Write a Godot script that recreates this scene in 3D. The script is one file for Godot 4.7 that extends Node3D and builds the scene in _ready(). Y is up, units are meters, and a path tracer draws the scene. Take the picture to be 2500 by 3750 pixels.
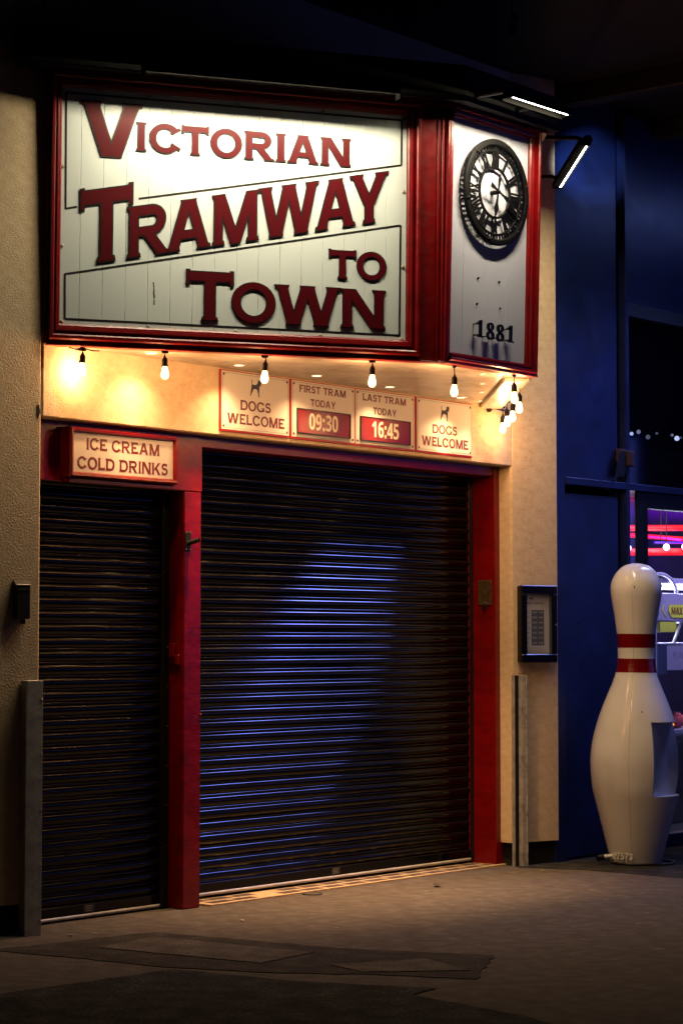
extends Node3D
# A tram station entrance at night: sign box with clock, roller shutters, string bulbs, arcade next door.

var M := {}
var rng := RandomNumberGenerator.new()
var used := {}
var L: Transform3D   # the door wall: x along the wall, z out of it
var S: Transform3D   # the big sign's face
var K: Transform3D   # the clock face
var R: Transform3D   # the far side of the sign box
var PL: Transform3D  # the pier left of the doors
var PR: Transform3D  # the pier right of the doors
var A: Transform3D   # the blue arcade front

func _ready() -> void:
	rng.seed = 7
	setup_view()
	setup_frames()
	setup_materials()
	build_ground()
	build_walls()
	build_doors()
	build_sign_box()
	build_clock()
	build_sign_lights()
	build_bulbs()
	build_notice_signs()
	build_wall_things()
	build_arcade()
	build_pin()
	build_small_things()

# ------------------------------------------------------------------ camera, sky, exposure
func setup_view() -> void:
	var cam := Camera3D.new()
	cam.name = "camera"
	cam.fov = 26.7
	cam.near = 0.1
	cam.far = 200.0
	add_child(cam)
	cam.position = Vector3(0, 1.565, 0)
	cam.rotation_degrees = Vector3(3.35, 0, 0)
	cam.current = true
	var we := WorldEnvironment.new()
	we.name = "environment"
	var e := Environment.new()
	var sky := Sky.new()
	var sm := ProceduralSkyMaterial.new()
	sm.sky_top_color = Color(0.02, 0.022, 0.045)
	sm.sky_horizon_color = Color(0.035, 0.035, 0.06)
	sm.ground_bottom_color = Color(0.01, 0.01, 0.012)
	sm.ground_horizon_color = Color(0.035, 0.035, 0.06)
	sm.sun_angle_max = 0.0
	sky.sky_material = sm
	e.background_mode = Environment.BG_SKY
	e.sky = sky
	e.background_energy_multiplier = 0.5
	e.tonemap_mode = Environment.TONE_MAPPER_LINEAR
	e.tonemap_exposure = 1.0
	e.sdfgi_enabled = true
	e.ssao_enabled = true
	e.ssil_enabled = true
	we.environment = e
	add_child(we)

func frame(o: Vector3, az: float, tilt := 0.0) -> Transform3D:
	var a := deg_to_rad(az)
	var t := deg_to_rad(tilt)
	var n := Vector3(cos(a), 0, sin(a))
	return Transform3D(Basis(Vector3(sin(a), 0, -cos(a)), Vector3.UP * cos(t) + n * sin(t), n * cos(t) - Vector3.UP * sin(t)), o)

func setup_frames() -> void:
	L = frame(Vector3(-1.6106, 0, -11.570), 39.614)
	S = frame(L * Vector3(0.024, 3.155, 0), 70.6, 1.6)
	var k0: Vector3 = S * Vector3(2.31, 0, 0)
	K = frame(Vector3(k0.x, 3.155, k0.z), 40.6, 1.65)
	var k1: Vector3 = K * Vector3(0.905, 0, 0)
	var b: Vector3 = L * Vector3(4.24, 3.155, 0.03)
	R = frame(k1, rad_to_deg(atan2(b.x - k1.x, -(b.z - k1.z))))
	PL = frame(L * Vector3(0, 0, 0), 57.0)
	PR = frame(L * Vector3(4.37, 0, 0), 57.0)
	A = frame(PR * Vector3(0.41, 0, -0.03), 40.0)

# ------------------------------------------------------------------ nodes
func numbered(called: String) -> String:
	if not used.has(called):
		used[called] = 0
		return called
	used[called] += 1
	return "%s_%03d" % [called, used[called]]

func tag(o: Node3D, label: String, category: String, group := "") -> Node3D:
	o.set_meta("label", label)
	o.set_meta("category", category)
	if group != "":
		o.set_meta("group", group)
	return o

func thing(called: String, label: String, category: String, at: Transform3D, group := "") -> Node3D:
	var o := Node3D.new()
	o.name = numbered(called)
	add_child(o)
	o.global_transform = at
	return tag(o, label, category, group)

func setting(called: String, at := Transform3D.IDENTITY) -> Node3D:
	var o := Node3D.new()
	o.name = numbered(called)
	add_child(o)
	o.global_transform = at
	o.set_meta("kind", "structure")
	return o

func part(p: Node3D, called: String, mesh: Mesh, mat: Material, at: Transform3D) -> MeshInstance3D:
	var o := MeshInstance3D.new()
	o.name = called
	o.mesh = mesh
	o.material_override = mat
	p.add_child(o, true)
	o.global_transform = at
	return o

func setmesh(called: String, mesh: Mesh, mat: Material, at: Transform3D) -> MeshInstance3D:
	var o := part(self, numbered(called), mesh, mat, at)
	o.set_meta("kind", "structure")
	return o

func T(f: Transform3D, x: float, y: float, z := 0.0) -> Transform3D:
	return f * Transform3D(Basis.IDENTITY, Vector3(x, y, z))

# a box given by its corners in a frame
func pbox(p: Node3D, called: String, mat: Material, f: Transform3D, a: Vector3, b: Vector3, bev := 0.004) -> MeshInstance3D:
	return part(p, called, box(b - a, bev), mat, f * Transform3D(Basis.IDENTITY, (a + b) * 0.5))

# ------------------------------------------------------------------ meshes
func quad(st: SurfaceTool, a: Vector3, b: Vector3, c: Vector3, d: Vector3) -> void:
	# corners counter-clockwise seen from outside
	var n := (c - a).cross(d - b).normalized()
	for v in [a, c, b, a, d, c]:
		st.set_normal(n)
		st.add_vertex(v)

func tri(st: SurfaceTool, a: Vector3, b: Vector3, c: Vector3, n: Vector3) -> void:
	for v in [a, c, b]:
		st.set_normal(n)
		st.add_vertex(v)

func begin() -> SurfaceTool:
	var st := SurfaceTool.new()
	st.begin(Mesh.PRIMITIVE_TRIANGLES)
	return st

var box_cache := {}
func box(size: Vector3, bev := 0.004) -> ArrayMesh:
	var key := "%.4f %.4f %.4f %.4f" % [size.x, size.y, size.z, bev]
	if box_cache.has(key):
		return box_cache[key]
	var st := begin()
	box_into(st, Vector3.ZERO, size, bev)
	box_cache[key] = st.commit()
	return box_cache[key]

func box_into(st: SurfaceTool, at: Vector3, size: Vector3, bev := 0.004) -> void:
	var h := size * 0.5
	var b: float = minf(bev, minf(h.x, minf(h.y, h.z)) * 0.45)
	var ax := [Vector3.RIGHT, Vector3.UP, Vector3.BACK]
	for i in 3:
		var u: Vector3 = ax[(i + 1) % 3]
		var v: Vector3 = ax[(i + 2) % 3]
		var n: Vector3 = ax[i]
		var hu: float = h[(i + 1) % 3]
		var hv: float = h[(i + 2) % 3]
		var hn: float = h[i]
		for s in [1.0, -1.0]:
			var c: Vector3 = at + n * (hn * s)
			var uu: Vector3 = u * (hu - b)
			var vv: Vector3 = v * (hv - b) * s
			quad(st, c - uu - vv, c + uu - vv, c + uu + vv, c - uu + vv)
		# edges along n
		for su in [1.0, -1.0]:
			for sv in [1.0, -1.0]:
				var p: Vector3 = at + u * (hu * su) + v * ((hv - b) * sv)
				var q: Vector3 = at + u * ((hu - b) * su) + v * (hv * sv)
				var nn: Vector3 = n * (hn - b)
				if su * sv > 0:
					quad(st, p - nn, q - nn, q + nn, p + nn)
				else:
					quad(st, q - nn, p - nn, p + nn, q + nn)
	for sx in [1.0, -1.0]:
		for sy in [1.0, -1.0]:
			for sz in [1.0, -1.0]:
				var s := Vector3(sx, sy, sz)
				var p0: Vector3 = at + Vector3(h.x, h.y - b, h.z - b) * s
				var p1: Vector3 = at + Vector3(h.x - b, h.y, h.z - b) * s
				var p2: Vector3 = at + Vector3(h.x - b, h.y - b, h.z) * s
				if sx * sy * sz > 0:
					tri(st, p0, p1, p2, s.normalized())
				else:
					tri(st, p0, p2, p1, s.normalized())

func area2(p: PackedVector2Array) -> float:
	var a := 0.0
	for i in p.size():
		var q := p[(i + 1) % p.size()]
		a += p[i].x * q.y - q.x * p[i].y
	return a * 0.5

func ccw(p: PackedVector2Array) -> PackedVector2Array:
	if area2(p) < 0:
		var q := p.duplicate()
		q.reverse()
		return q
	return p

# extrude outlines (x, y) from z0 to z1; "at" maps the local axes into the mesh
func extrude_into(st: SurfaceTool, outers: Array, holes: Array, z0: float, z1: float, m := Transform3D.IDENTITY) -> void:
	var nz := (m.basis * Vector3.BACK).normalized()
	for o in outers:
		var pieces := [ccw(o)]
		for h in holes:
			var mid := 0.0
			for v in h:
				mid += v.x / h.size()
			var next := []
			for pc in pieces:
				for k in 2:
					var half := PackedVector2Array([Vector2(mid, -50), Vector2(mid + 50.0, -50), Vector2(mid + 50.0, 50), Vector2(mid, 50)])
					if k == 1:
						half = PackedVector2Array([Vector2(mid - 50.0, -50), Vector2(mid, -50), Vector2(mid, 50), Vector2(mid - 50.0, 50)])
					for c in Geometry2D.intersect_polygons(pc, half):
						if absf(area2(c)) > 1e-9:
							next.append(c)
			pieces = next
			next = []
			for pc in pieces:
				for c in Geometry2D.clip_polygons(pc, h):
					if absf(area2(c)) > 1e-9:
						next.append(c)
			pieces = next
		for pc in pieces:
			var q := ccw(pc)
			var ix := Geometry2D.triangulate_polygon(q)
			for i in range(0, ix.size(), 3):
				var a := q[ix[i]]
				var b := q[ix[i + 1]]
				var c := q[ix[i + 2]]
				if (b - a).cross(c - a) < 0:
					var t := b
					b = c
					c = t
				tri(st, m * Vector3(a.x, a.y, z1), m * Vector3(b.x, b.y, z1), m * Vector3(c.x, c.y, z1), nz)
				tri(st, m * Vector3(a.x, a.y, z0), m * Vector3(c.x, c.y, z0), m * Vector3(b.x, b.y, z0), -nz)
		walls_into(st, ccw(o), z0, z1, m)
	for h in holes:
		var r := ccw(h).duplicate()
		r.reverse()
		walls_into(st, r, z0, z1, m)

func walls_into(st: SurfaceTool, o: PackedVector2Array, z0: float, z1: float, m: Transform3D) -> void:
	for i in o.size():
		var a := o[i]
		var b := o[(i + 1) % o.size()]
		if a.distance_squared_to(b) < 1e-12:
			continue
		quad(st, m * Vector3(a.x, a.y, z0), m * Vector3(b.x, b.y, z0), m * Vector3(b.x, b.y, z1), m * Vector3(a.x, a.y, z1))

func extrude(outers: Array, holes: Array, z0: float, z1: float) -> ArrayMesh:
	var st := begin()
	extrude_into(st, outers, holes, z0, z1)
	return st.commit()

# a plan outline (x, z) raised from y0 to y1
func raise(plan: PackedVector2Array, y0: float, y1: float) -> ArrayMesh:
	var st := begin()
	var m := Transform3D(Basis(Vector3.RIGHT, Vector3(0, 0, -1), Vector3.UP), Vector3.ZERO)
	var p := PackedVector2Array()
	for v in plan:
		p.append(Vector2(v.x, -v.y))
	extrude_into(st, [p], [], y0, y1, m)
	return st.commit()

# a profile of (y, z) points drawn along x from 0 to len, smooth where bends are small
func run(profile: PackedVector2Array, len: float, caps := true, smooth := true) -> ArrayMesh:
	var st := begin()
	var n := profile.size()
	var nor := []
	for i in n - 1:
		var d := (profile[i + 1] - profile[i]).normalized()
		nor.append(Vector3(0, -d.y, d.x))   # (y,z) -> left hand side; profile goes upward with z outward
	for i in n - 1:
		var n0: Vector3 = nor[i]
		var n1: Vector3 = nor[i]
		if smooth:
			if i > 0 and nor[i - 1].dot(nor[i]) > 0.55:
				n0 = (nor[i - 1] + nor[i]).normalized()
			if i < n - 2 and nor[i + 1].dot(nor[i]) > 0.55:
				n1 = (nor[i + 1] + nor[i]).normalized()
		var a := Vector3(0, profile[i].x, profile[i].y)
		var b := Vector3(0, profile[i + 1].x, profile[i + 1].y)
		var e := Vector3(len, 0, 0)
		var vs := [a, b + e, a + e, a, b, b + e]
		var ns := [n0, n1, n0, n0, n1, n1]
		for k in 6:
			st.set_normal(ns[k])
			st.add_vertex(vs[k])
	return st.commit()

func tube(pts: Array, r: float, seg := 8, r1 := -1.0) -> ArrayMesh:
	var st := begin()
	tube_into(st, pts, r, seg, r1)
	return st.commit()

func tube_into(st: SurfaceTool, pts: Array, r: float, seg := 8, r1 := -1.0) -> void:
	if r1 < 0:
		r1 = r
	var rings := []
	var nors := []
	var up := Vector3.UP
	for i in pts.size():
		var d: Vector3 = (pts[mini(i + 1, pts.size() - 1)] - pts[maxi(i - 1, 0)]).normalized()
		if absf(d.dot(up)) > 0.95:
			up = Vector3.RIGHT
		var x := d.cross(up).normalized()
		var y := x.cross(d).normalized()
		up = y
		var rr: float = lerpf(r, r1, float(i) / maxf(1.0, pts.size() - 1))
		var ring := []
		var nn := []
		for k in seg:
			var an := TAU * k / seg
			var o := x * cos(an) + y * sin(an)
			ring.append(pts[i] + o * rr)
			nn.append(o)
		rings.append(ring)
		nors.append(nn)
	for i in pts.size() - 1:
		for k in seg:
			var j := (k + 1) % seg
			var vs := [rings[i][k], rings[i + 1][j], rings[i + 1][k], rings[i][k], rings[i][j], rings[i + 1][j]]
			var ns := [nors[i][k], nors[i][j], nors[i][k], nors[i][k], nors[i][j], nors[i][j]]
			for q in 6:
				st.set_normal(ns[q])
				st.add_vertex(vs[q])
	for e in [0, pts.size() - 1]:
		var d: Vector3 = (pts[1] - pts[0]) if e == 0 else (pts[e] - pts[e - 1])
		var n: Vector3 = (-d if e == 0 else d).normalized()
		for k in seg:
			var j := (k + 1) % seg
			for v in ([pts[e], rings[e][k], rings[e][j]] if e == 0 else [pts[e], rings[e][j], rings[e][k]]):
				st.set_normal(n)
				st.add_vertex(v)

# turn a profile of (radius, y) about y
func lathe(profile: PackedVector2Array, seg := 24, a0 := 0.0, a1 := TAU) -> ArrayMesh:
	var st := begin()
	lathe_into(st, profile, seg, a0, a1)
	return st.commit()

func lathe_into(st: SurfaceTool, profile: PackedVector2Array, seg: int, a0: float, a1: float) -> void:
	var n := profile.size()
	var pn := []
	for i in n:
		var d := (profile[mini(i + 1, n - 1)] - profile[maxi(i - 1, 0)]).normalized()
		pn.append(Vector2(d.y, -d.x))
	for k in seg:
		var t0 := lerpf(a0, a1, float(k) / seg)
		var t1 := lerpf(a0, a1, float(k + 1) / seg)
		for i in n - 1:
			var vs := []
			var ns := []
			for c in [[i, t0], [i + 1, t1], [i + 1, t0], [i, t0], [i, t1], [i + 1, t1]]:
				var q: Vector2 = profile[c[0]]
				var m: Vector2 = pn[c[0]]
				vs.append(Vector3(q.x * sin(c[1]), q.y, q.x * cos(c[1])))
				ns.append(Vector3(m.x * sin(c[1]), m.y, m.x * cos(c[1])))
			# order for clockwise fronts
			for q in [0, 2, 1, 3, 5, 4]:
				st.set_normal(ns[q])
				st.add_vertex(vs[q])

# one mitred rail of a picture frame. from/to: inner corners; out: direction away from the panel; prof: (distance out, height)
func rail(from: Vector2, to: Vector2, w: float, w0: float, w1: float, prof: Array) -> ArrayMesh:
	# w0/w1: how far the ends run on per unit of distance (the widths of the neighbouring rails)
	var st := begin()
	var d := (to - from).normalized()
	var o := Vector2(d.y, -d.x)
	for i in prof.size() - 1:
		var p: Vector2 = prof[i]
		var q: Vector2 = prof[i + 1]
		var a := from + o * (p.x * w) - d * (p.x * w0)
		var b := to + o * (p.x * w) + d * (p.x * w1)
		var c := to + o * (q.x * w) + d * (q.x * w1)
		var e := from + o * (q.x * w) - d * (q.x * w0)
		quad(st, Vector3(e.x, e.y, q.y), Vector3(c.x, c.y, q.y), Vector3(b.x, b.y, p.y), Vector3(a.x, a.y, p.y))
	return st.commit()

func frame_rails(p: Node3D, mat: Material, f: Transform3D, r: Rect2, wl: float, wr: float, wb: float, wt: float, prof: Array, left_prof := []) -> void:
	var a := r.position
	var b := r.end
	part(p, "frame_rail", rail(Vector2(a.x, a.y), Vector2(b.x, a.y), wb, wl, wr, prof), mat, f)
	part(p, "frame_rail", rail(Vector2(b.x, a.y), Vector2(b.x, b.y), wr, wb, wt, prof), mat, f)
	part(p, "frame_rail", rail(Vector2(b.x, b.y), Vector2(a.x, b.y), wt, wr, wl, prof), mat, f)
	part(p, "frame_rail", rail(Vector2(a.x, b.y), Vector2(a.x, a.y), wl, wt, wb, left_prof if left_prof else prof), mat, f)

# ------------------------------------------------------------------ lettering
func rect(x0: float, y0: float, x1: float, y1: float) -> PackedVector2Array:
	return PackedVector2Array([Vector2(x0, y0), Vector2(x1, y0), Vector2(x1, y1), Vector2(x0, y1)])

func slant(xb: float, xt: float, w: float, y0 := 0.0, y1 := 1.0) -> PackedVector2Array:
	return PackedVector2Array([Vector2(xb - w / 2, y0), Vector2(xb + w / 2, y0), Vector2(xt + w / 2, y1), Vector2(xt - w / 2, y1)])

func ell(cx: float, cy: float, rx: float, ry: float, a0 := 0.0, a1 := 360.0, n := 28) -> PackedVector2Array:
	var p := PackedVector2Array()
	var m := n if absf(a1 - a0) > 359.0 else n + 1
	for i in m:
		var a := deg_to_rad(lerpf(a0, a1, float(i) / n))
		p.append(Vector2(cx + rx * cos(a), cy + ry * sin(a)))
	return p

func band(cx: float, cy: float, rx: float, ry: float, w: float, a0: float, a1: float, n := 22) -> PackedVector2Array:
	var p := ell(cx, cy, rx, ry, a0, a1, n)
	var q := ell(cx, cy, rx - w, ry - w * 0.82, a0, a1, n)
	q.reverse()
	p.append_array(q)
	return p

func thick(c: PackedVector2Array, w: float) -> PackedVector2Array:
	var l := PackedVector2Array()
	var r := PackedVector2Array()
	for i in c.size():
		var d := (c[mini(i + 1, c.size() - 1)] - c[maxi(i - 1, 0)]).normalized()
		var n := Vector2(-d.y, d.x) * (w / 2)
		l.append(c[i] + n)
		r.append(c[i] - n)
	r.reverse()
	l.append_array(r)
	return l

func unite(parts: Array) -> Array:
	var outers := []
	var holes := []
	for s0 in parts:
		var s := ccw(s0)
		var nh := []
		for h in holes:
			for c in Geometry2D.clip_polygons(ccw(h), s):
				nh.append(c)
		holes = nh
		var rest := []
		for o in outers:
			if Geometry2D.intersect_polygons(o, s).is_empty():
				rest.append(o)
				continue
			var res := Geometry2D.merge_polygons(o, s)
			var bi := 0
			for i in res.size():
				if absf(area2(res[i])) > absf(area2(res[bi])):
					bi = i
			for i in res.size():
				if i != bi:
					holes.append(ccw(res[i]))
			var big: PackedVector2Array = res[bi]
			s = ccw(big)
		rest.append(s)
		outers = rest
	var keep := []
	for h in holes:
		if absf(area2(h)) > 1e-5:
			keep.append(ccw(h))
	return [outers, keep]

const W := 0.215
const SE := 0.05
const SH := 0.055

func foot(x: float, w: float, y0: float) -> PackedVector2Array:
	var y1 := y0 + (SH if y0 < 0.5 else -SH)
	return PackedVector2Array([Vector2(x - w / 2 - SE, y0), Vector2(x + w / 2 + SE, y0), Vector2(x + w / 2 + SE * 0.7, y1), Vector2(x - w / 2 - SE * 0.7, y1)])

func stem(x: float) -> Array:
	return [rect(x - W / 2, 0, x + W / 2, 1), foot(x, W, 0.0), foot(x, W, 1.0)]

var glyphs := {}
func glyph(ch: String) -> Dictionary:
	if glyphs.has(ch):
		return glyphs[ch]
	var p := []
	var w := 1.0
	var H := 0.19   # height of the level strokes
	var x0 := W / 2 + SE
	match ch:
		"I":
			w = W + 2 * SE
			p = stem(x0)
		"T":
			w = 0.96
			p = [rect(0, 1 - H, w, 1), rect(0, 1 - H - 0.07, 0.05, 1.03), rect(w - 0.05, 1 - H - 0.07, w, 1.03), rect(w / 2 - W / 2, 0, w / 2 + W / 2, 1), foot(w / 2, W, 0.0)]
		"L":
			w = 0.82
			p = stem(x0)
			p.append_array([rect(x0, 0, w, H), rect(w - 0.05, 0, w, H + 0.07)])
		"E", "F":
			w = 0.88 if ch == "E" else 0.84
			p = stem(x0)
			p.append_array([rect(x0, 1 - H, w - 0.03, 1), rect(w - 0.08, 1 - H - 0.06, w - 0.03, 1), rect(x0, 0.42, w * 0.72, 0.42 + H * 0.9), rect(w * 0.72 - 0.05, 0.37, w * 0.72, 0.64)])
			if ch == "E":
				p.append_array([rect(x0, 0, w, H), rect(w - 0.05, 0, w, H + 0.06)])
		"D":
			w = 1.05
			p = stem(x0)
			p.append_array([rect(x0, 1 - H, 0.56, 1), rect(x0, 0, 0.56, H), band(0.55, 0.5, 0.5, 0.5, W, -90, 90)])
		"R":
			w = 1.08
			p = stem(x0)
			p.append_array([rect(x0, 1 - H, 0.62, 1), rect(x0, 0.40, 0.62, 0.40 + H * 0.9), band(0.6, 0.7, 0.36, 0.30, W * 0.95, -90, 90), slant(0.90, 0.50, 0.27, 0, 0.46), foot(0.90, 0.24, 0.0)])
		"O":
			w = 1.12
			glyphs[ch] = {"o": [ell(0.56, 0.5, 0.56, 0.52)], "h": [ell(0.56, 0.5, 0.56 - W, 0.52 - 0.17)], "w": w}
			return glyphs[ch]
		"C", "G":
			w = 1.1
			p = [band(0.56, 0.5, 0.56, 0.52, W, 38, 322, 30)]
			p.append(PackedVector2Array([Vector2(0.76, 0.71), Vector2(0.80, 0.66), Vector2(1.09, 0.83), Vector2(1.05, 0.90)]))
			if ch == "C":
				p.append(PackedVector2Array([Vector2(0.76, 0.29), Vector2(1.05, 0.10), Vector2(1.09, 0.17), Vector2(0.80, 0.34)]))
			else:
				p.append_array([rect(0.86, 0.05, 1.07, 0.42), rect(0.66, 0.34, 1.12, 0.42)])
		"S":
			w = 0.86
			var c := PackedVector2Array()
			for i in 19:
				var a := deg_to_rad(lerpf(28, 270, i / 18.0))
				c.append(Vector2(0.43 + 0.28 * cos(a), 0.725 + 0.195 * sin(a)))
			for i in range(1, 20):
				var a := deg_to_rad(lerpf(90, -152, i / 19.0))
				c.append(Vector2(0.43 + 0.30 * cos(a), 0.305 + 0.225 * sin(a)))
			p = [thick(c, 0.19), rect(0.66, 0.70, 0.71, 0.98), rect(0.09, 0.02, 0.14, 0.30)]
		"A":
			w = 1.2
			p = [slant(0.2, 0.56, 0.24), slant(1.0, 0.64, 0.24), rect(0.36, 0.22, 0.84, 0.22 + H * 0.85), foot(0.2, 0.22, 0.0), foot(1.0, 0.22, 0.0), foot(0.6, 0.26, 1.0)]
		"V":
			w = 1.16
			p = [slant(0.53, 0.19, 0.26), slant(0.63, 0.97, 0.26), foot(0.19, 0.26, 1.0), foot(0.97, 0.26, 1.0), foot(0.58, 0.26, 0.0)]
		"W":
			w = 1.7
			p = [slant(0.46, 0.18, 0.24), slant(0.52, 0.82, 0.24), slant(1.18, 0.88, 0.24), slant(1.24, 1.52, 0.24), foot(0.18, 0.24, 1.0), foot(0.85, 0.26, 1.0), foot(1.52, 0.24, 1.0), foot(0.49, 0.26, 0.0), foot(1.21, 0.26, 0.0)]
		"M":
			w = 1.3
			p = stem(x0)
			p.append_array(stem(w - x0))
			p.append_array([slant(0.65, 0.20, 0.25, -0.02, 1), slant(0.65, w - 0.20, 0.25, -0.02, 1)])
		"N":
			w = 1.14
			p = stem(x0)
			p.append_array(stem(w - x0))
			p.append(slant(w - 0.22, 0.22, 0.29))
		"K":
			w = 1.08
			p = stem(x0)
			p.append_array([slant(0.38, 0.90, 0.24, 0.38, 1), slant(0.92, 0.50, 0.27, 0, 0.6), foot(0.90, 0.22, 1.0), foot(0.92, 0.24, 0.0)])
		"Y":
			w = 1.1
			p = [rect(0.55 - W / 2, 0, 0.55 + W / 2, 0.48), slant(0.53, 0.18, 0.24, 0.38, 1), slant(0.57, 0.92, 0.24, 0.38, 1), foot(0.55, W, 0.0), foot(0.18, 0.24, 1.0), foot(0.92, 0.24, 1.0)]
	var u := unite(p)
	glyphs[ch] = {"o": u[0], "h": u[1], "w": w}
	return glyphs[ch]

# flat triangles of a glyph, cut at unit size
func glyph_tris(ch: String) -> PackedVector3Array:
	var g := glyph(ch)
	if not g.has("t"):
		var st := begin()
		extrude_into(st, g.o, g.h, 0.0, 1.0)
		g.t = st.commit_to_arrays()
	return g.t[Mesh.ARRAY_VERTEX]

func fit(polys: Array, x0: float, y0: float, sx: float, sy: float, shear := 0.0) -> Array:
	var out := []
	for p in polys:
		var q := PackedVector2Array()
		for v in p:
			var x: float = x0 + v.x * sx
			q.append(Vector2(x, y0 + v.y * sy + (x - x0) * shear))
		out.append(q)
	return out

func grow(polys: Array, d: float) -> Array:
	var out := []
	for p in polys:
		for q in Geometry2D.offset_polygon(ccw(p), d, Geometry2D.JOIN_MITER):
			if absf(area2(q)) > 1e-6:
				out.append(ccw(q))
	return out

# printed line of capitals filling x0..x1 with cap height h
func words(text: String, x0: float, x1: float, y0: float, h: float, gap := 0.09, space := 0.38) -> ArrayMesh:
	var total := 0.0
	for ch in text:
		total += (space if ch == " " else glyph(ch).w) + gap
	total -= gap
	var k := (x1 - x0) / total
	var st := begin()
	var x := x0
	for ch in text:
		if ch == " ":
			x += (space + gap) * k
			continue
		var g := glyph(ch)
		var vs := glyph_tris(ch)
		var ns: PackedVector3Array = g.t[Mesh.ARRAY_NORMAL]
		for i in vs.size():
			st.set_normal(ns[i])
			st.add_vertex(Vector3(x + vs[i].x * k, y0 + vs[i].y * h, vs[i].z * 0.0012))
		x += (g.w + gap) * k
	return st.commit()

func textmesh(text: String, size: float, depth: float, face := "Droid Sans", bold := false) -> TextMesh:
	var t := TextMesh.new()
	var f := SystemFont.new()
	f.font_names = PackedStringArray([face])
	if bold:
		f.font_weight = 700
	t.font = f
	t.text = text
	t.font_size = 64
	t.pixel_size = size / 64.0
	t.depth = depth
	t.curve_step = 1.0
	return t

# ------------------------------------------------------------------ materials
func noise_image(size: int, freq: float, seed_: int, oct := 3, kind := FastNoiseLite.TYPE_SIMPLEX_SMOOTH) -> Image:
	var n := FastNoiseLite.new()
	n.seed = seed_
	n.frequency = freq
	n.noise_type = kind
	n.fractal_octaves = oct
	return n.get_seamless_image(size, size)

# two noises through a ramp of colours -> texture
func tone(size: int, fine: float, coarse: float, share: float, seed_: int, cols: Array) -> ImageTexture:
	var a := noise_image(size, fine, seed_, 4)
	var b := noise_image(size, coarse, seed_ + 1, 4)
	var g := Gradient.new()
	g.offsets = PackedFloat32Array([0.0, 0.35, 0.7, 1.0])
	g.colors = PackedColorArray(cols)
	var im := Image.create(size, size, false, Image.FORMAT_RGB8)
	for y in size:
		for x in size:
			var v: float = a.get_pixel(x, y).r * share + b.get_pixel(x, y).r * (1.0 - share)
			im.set_pixel(x, y, g.sample(clampf((v - 0.5) * 1.7 + 0.5, 0, 1)))
	im.generate_mipmaps()
	return ImageTexture.create_from_image(im)

func grey(size: int, freq: float, seed_: int, lo: float, hi: float, oct := 4) -> ImageTexture:
	var a := noise_image(size, freq, seed_, oct)
	var im := Image.create(size, size, false, Image.FORMAT_RGB8)
	for y in size:
		for x in size:
			var v := lerpf(lo, hi, a.get_pixel(x, y).r)
			im.set_pixel(x, y, Color(v, v, v))
	im.generate_mipmaps()
	return ImageTexture.create_from_image(im)

func mat(c: Color, rough := 0.6, metal := 0.0, spec := 0.5) -> StandardMaterial3D:
	var m := StandardMaterial3D.new()
	m.albedo_color = c
	m.roughness = rough
	m.metallic = metal
	m.metallic_specular = spec
	return m

func planar(m: StandardMaterial3D, scale: float, world := true) -> void:
	m.uv1_triplanar = true
	m.uv1_world_triplanar = world
	m.uv1_scale = Vector3.ONE * scale

func relief(m: StandardMaterial3D, t: Texture2D, cm: float) -> void:
	m.heightmap_enabled = true
	m.heightmap_texture = t
	m.heightmap_scale = cm

func glow(c: Color, energy: float) -> StandardMaterial3D:
	var m := mat(Color(c.r * 0.3, c.g * 0.3, c.b * 0.3), 0.5)
	m.emission_enabled = true
	m.emission = c
	m.emission_energy_multiplier = energy
	return m

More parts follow.
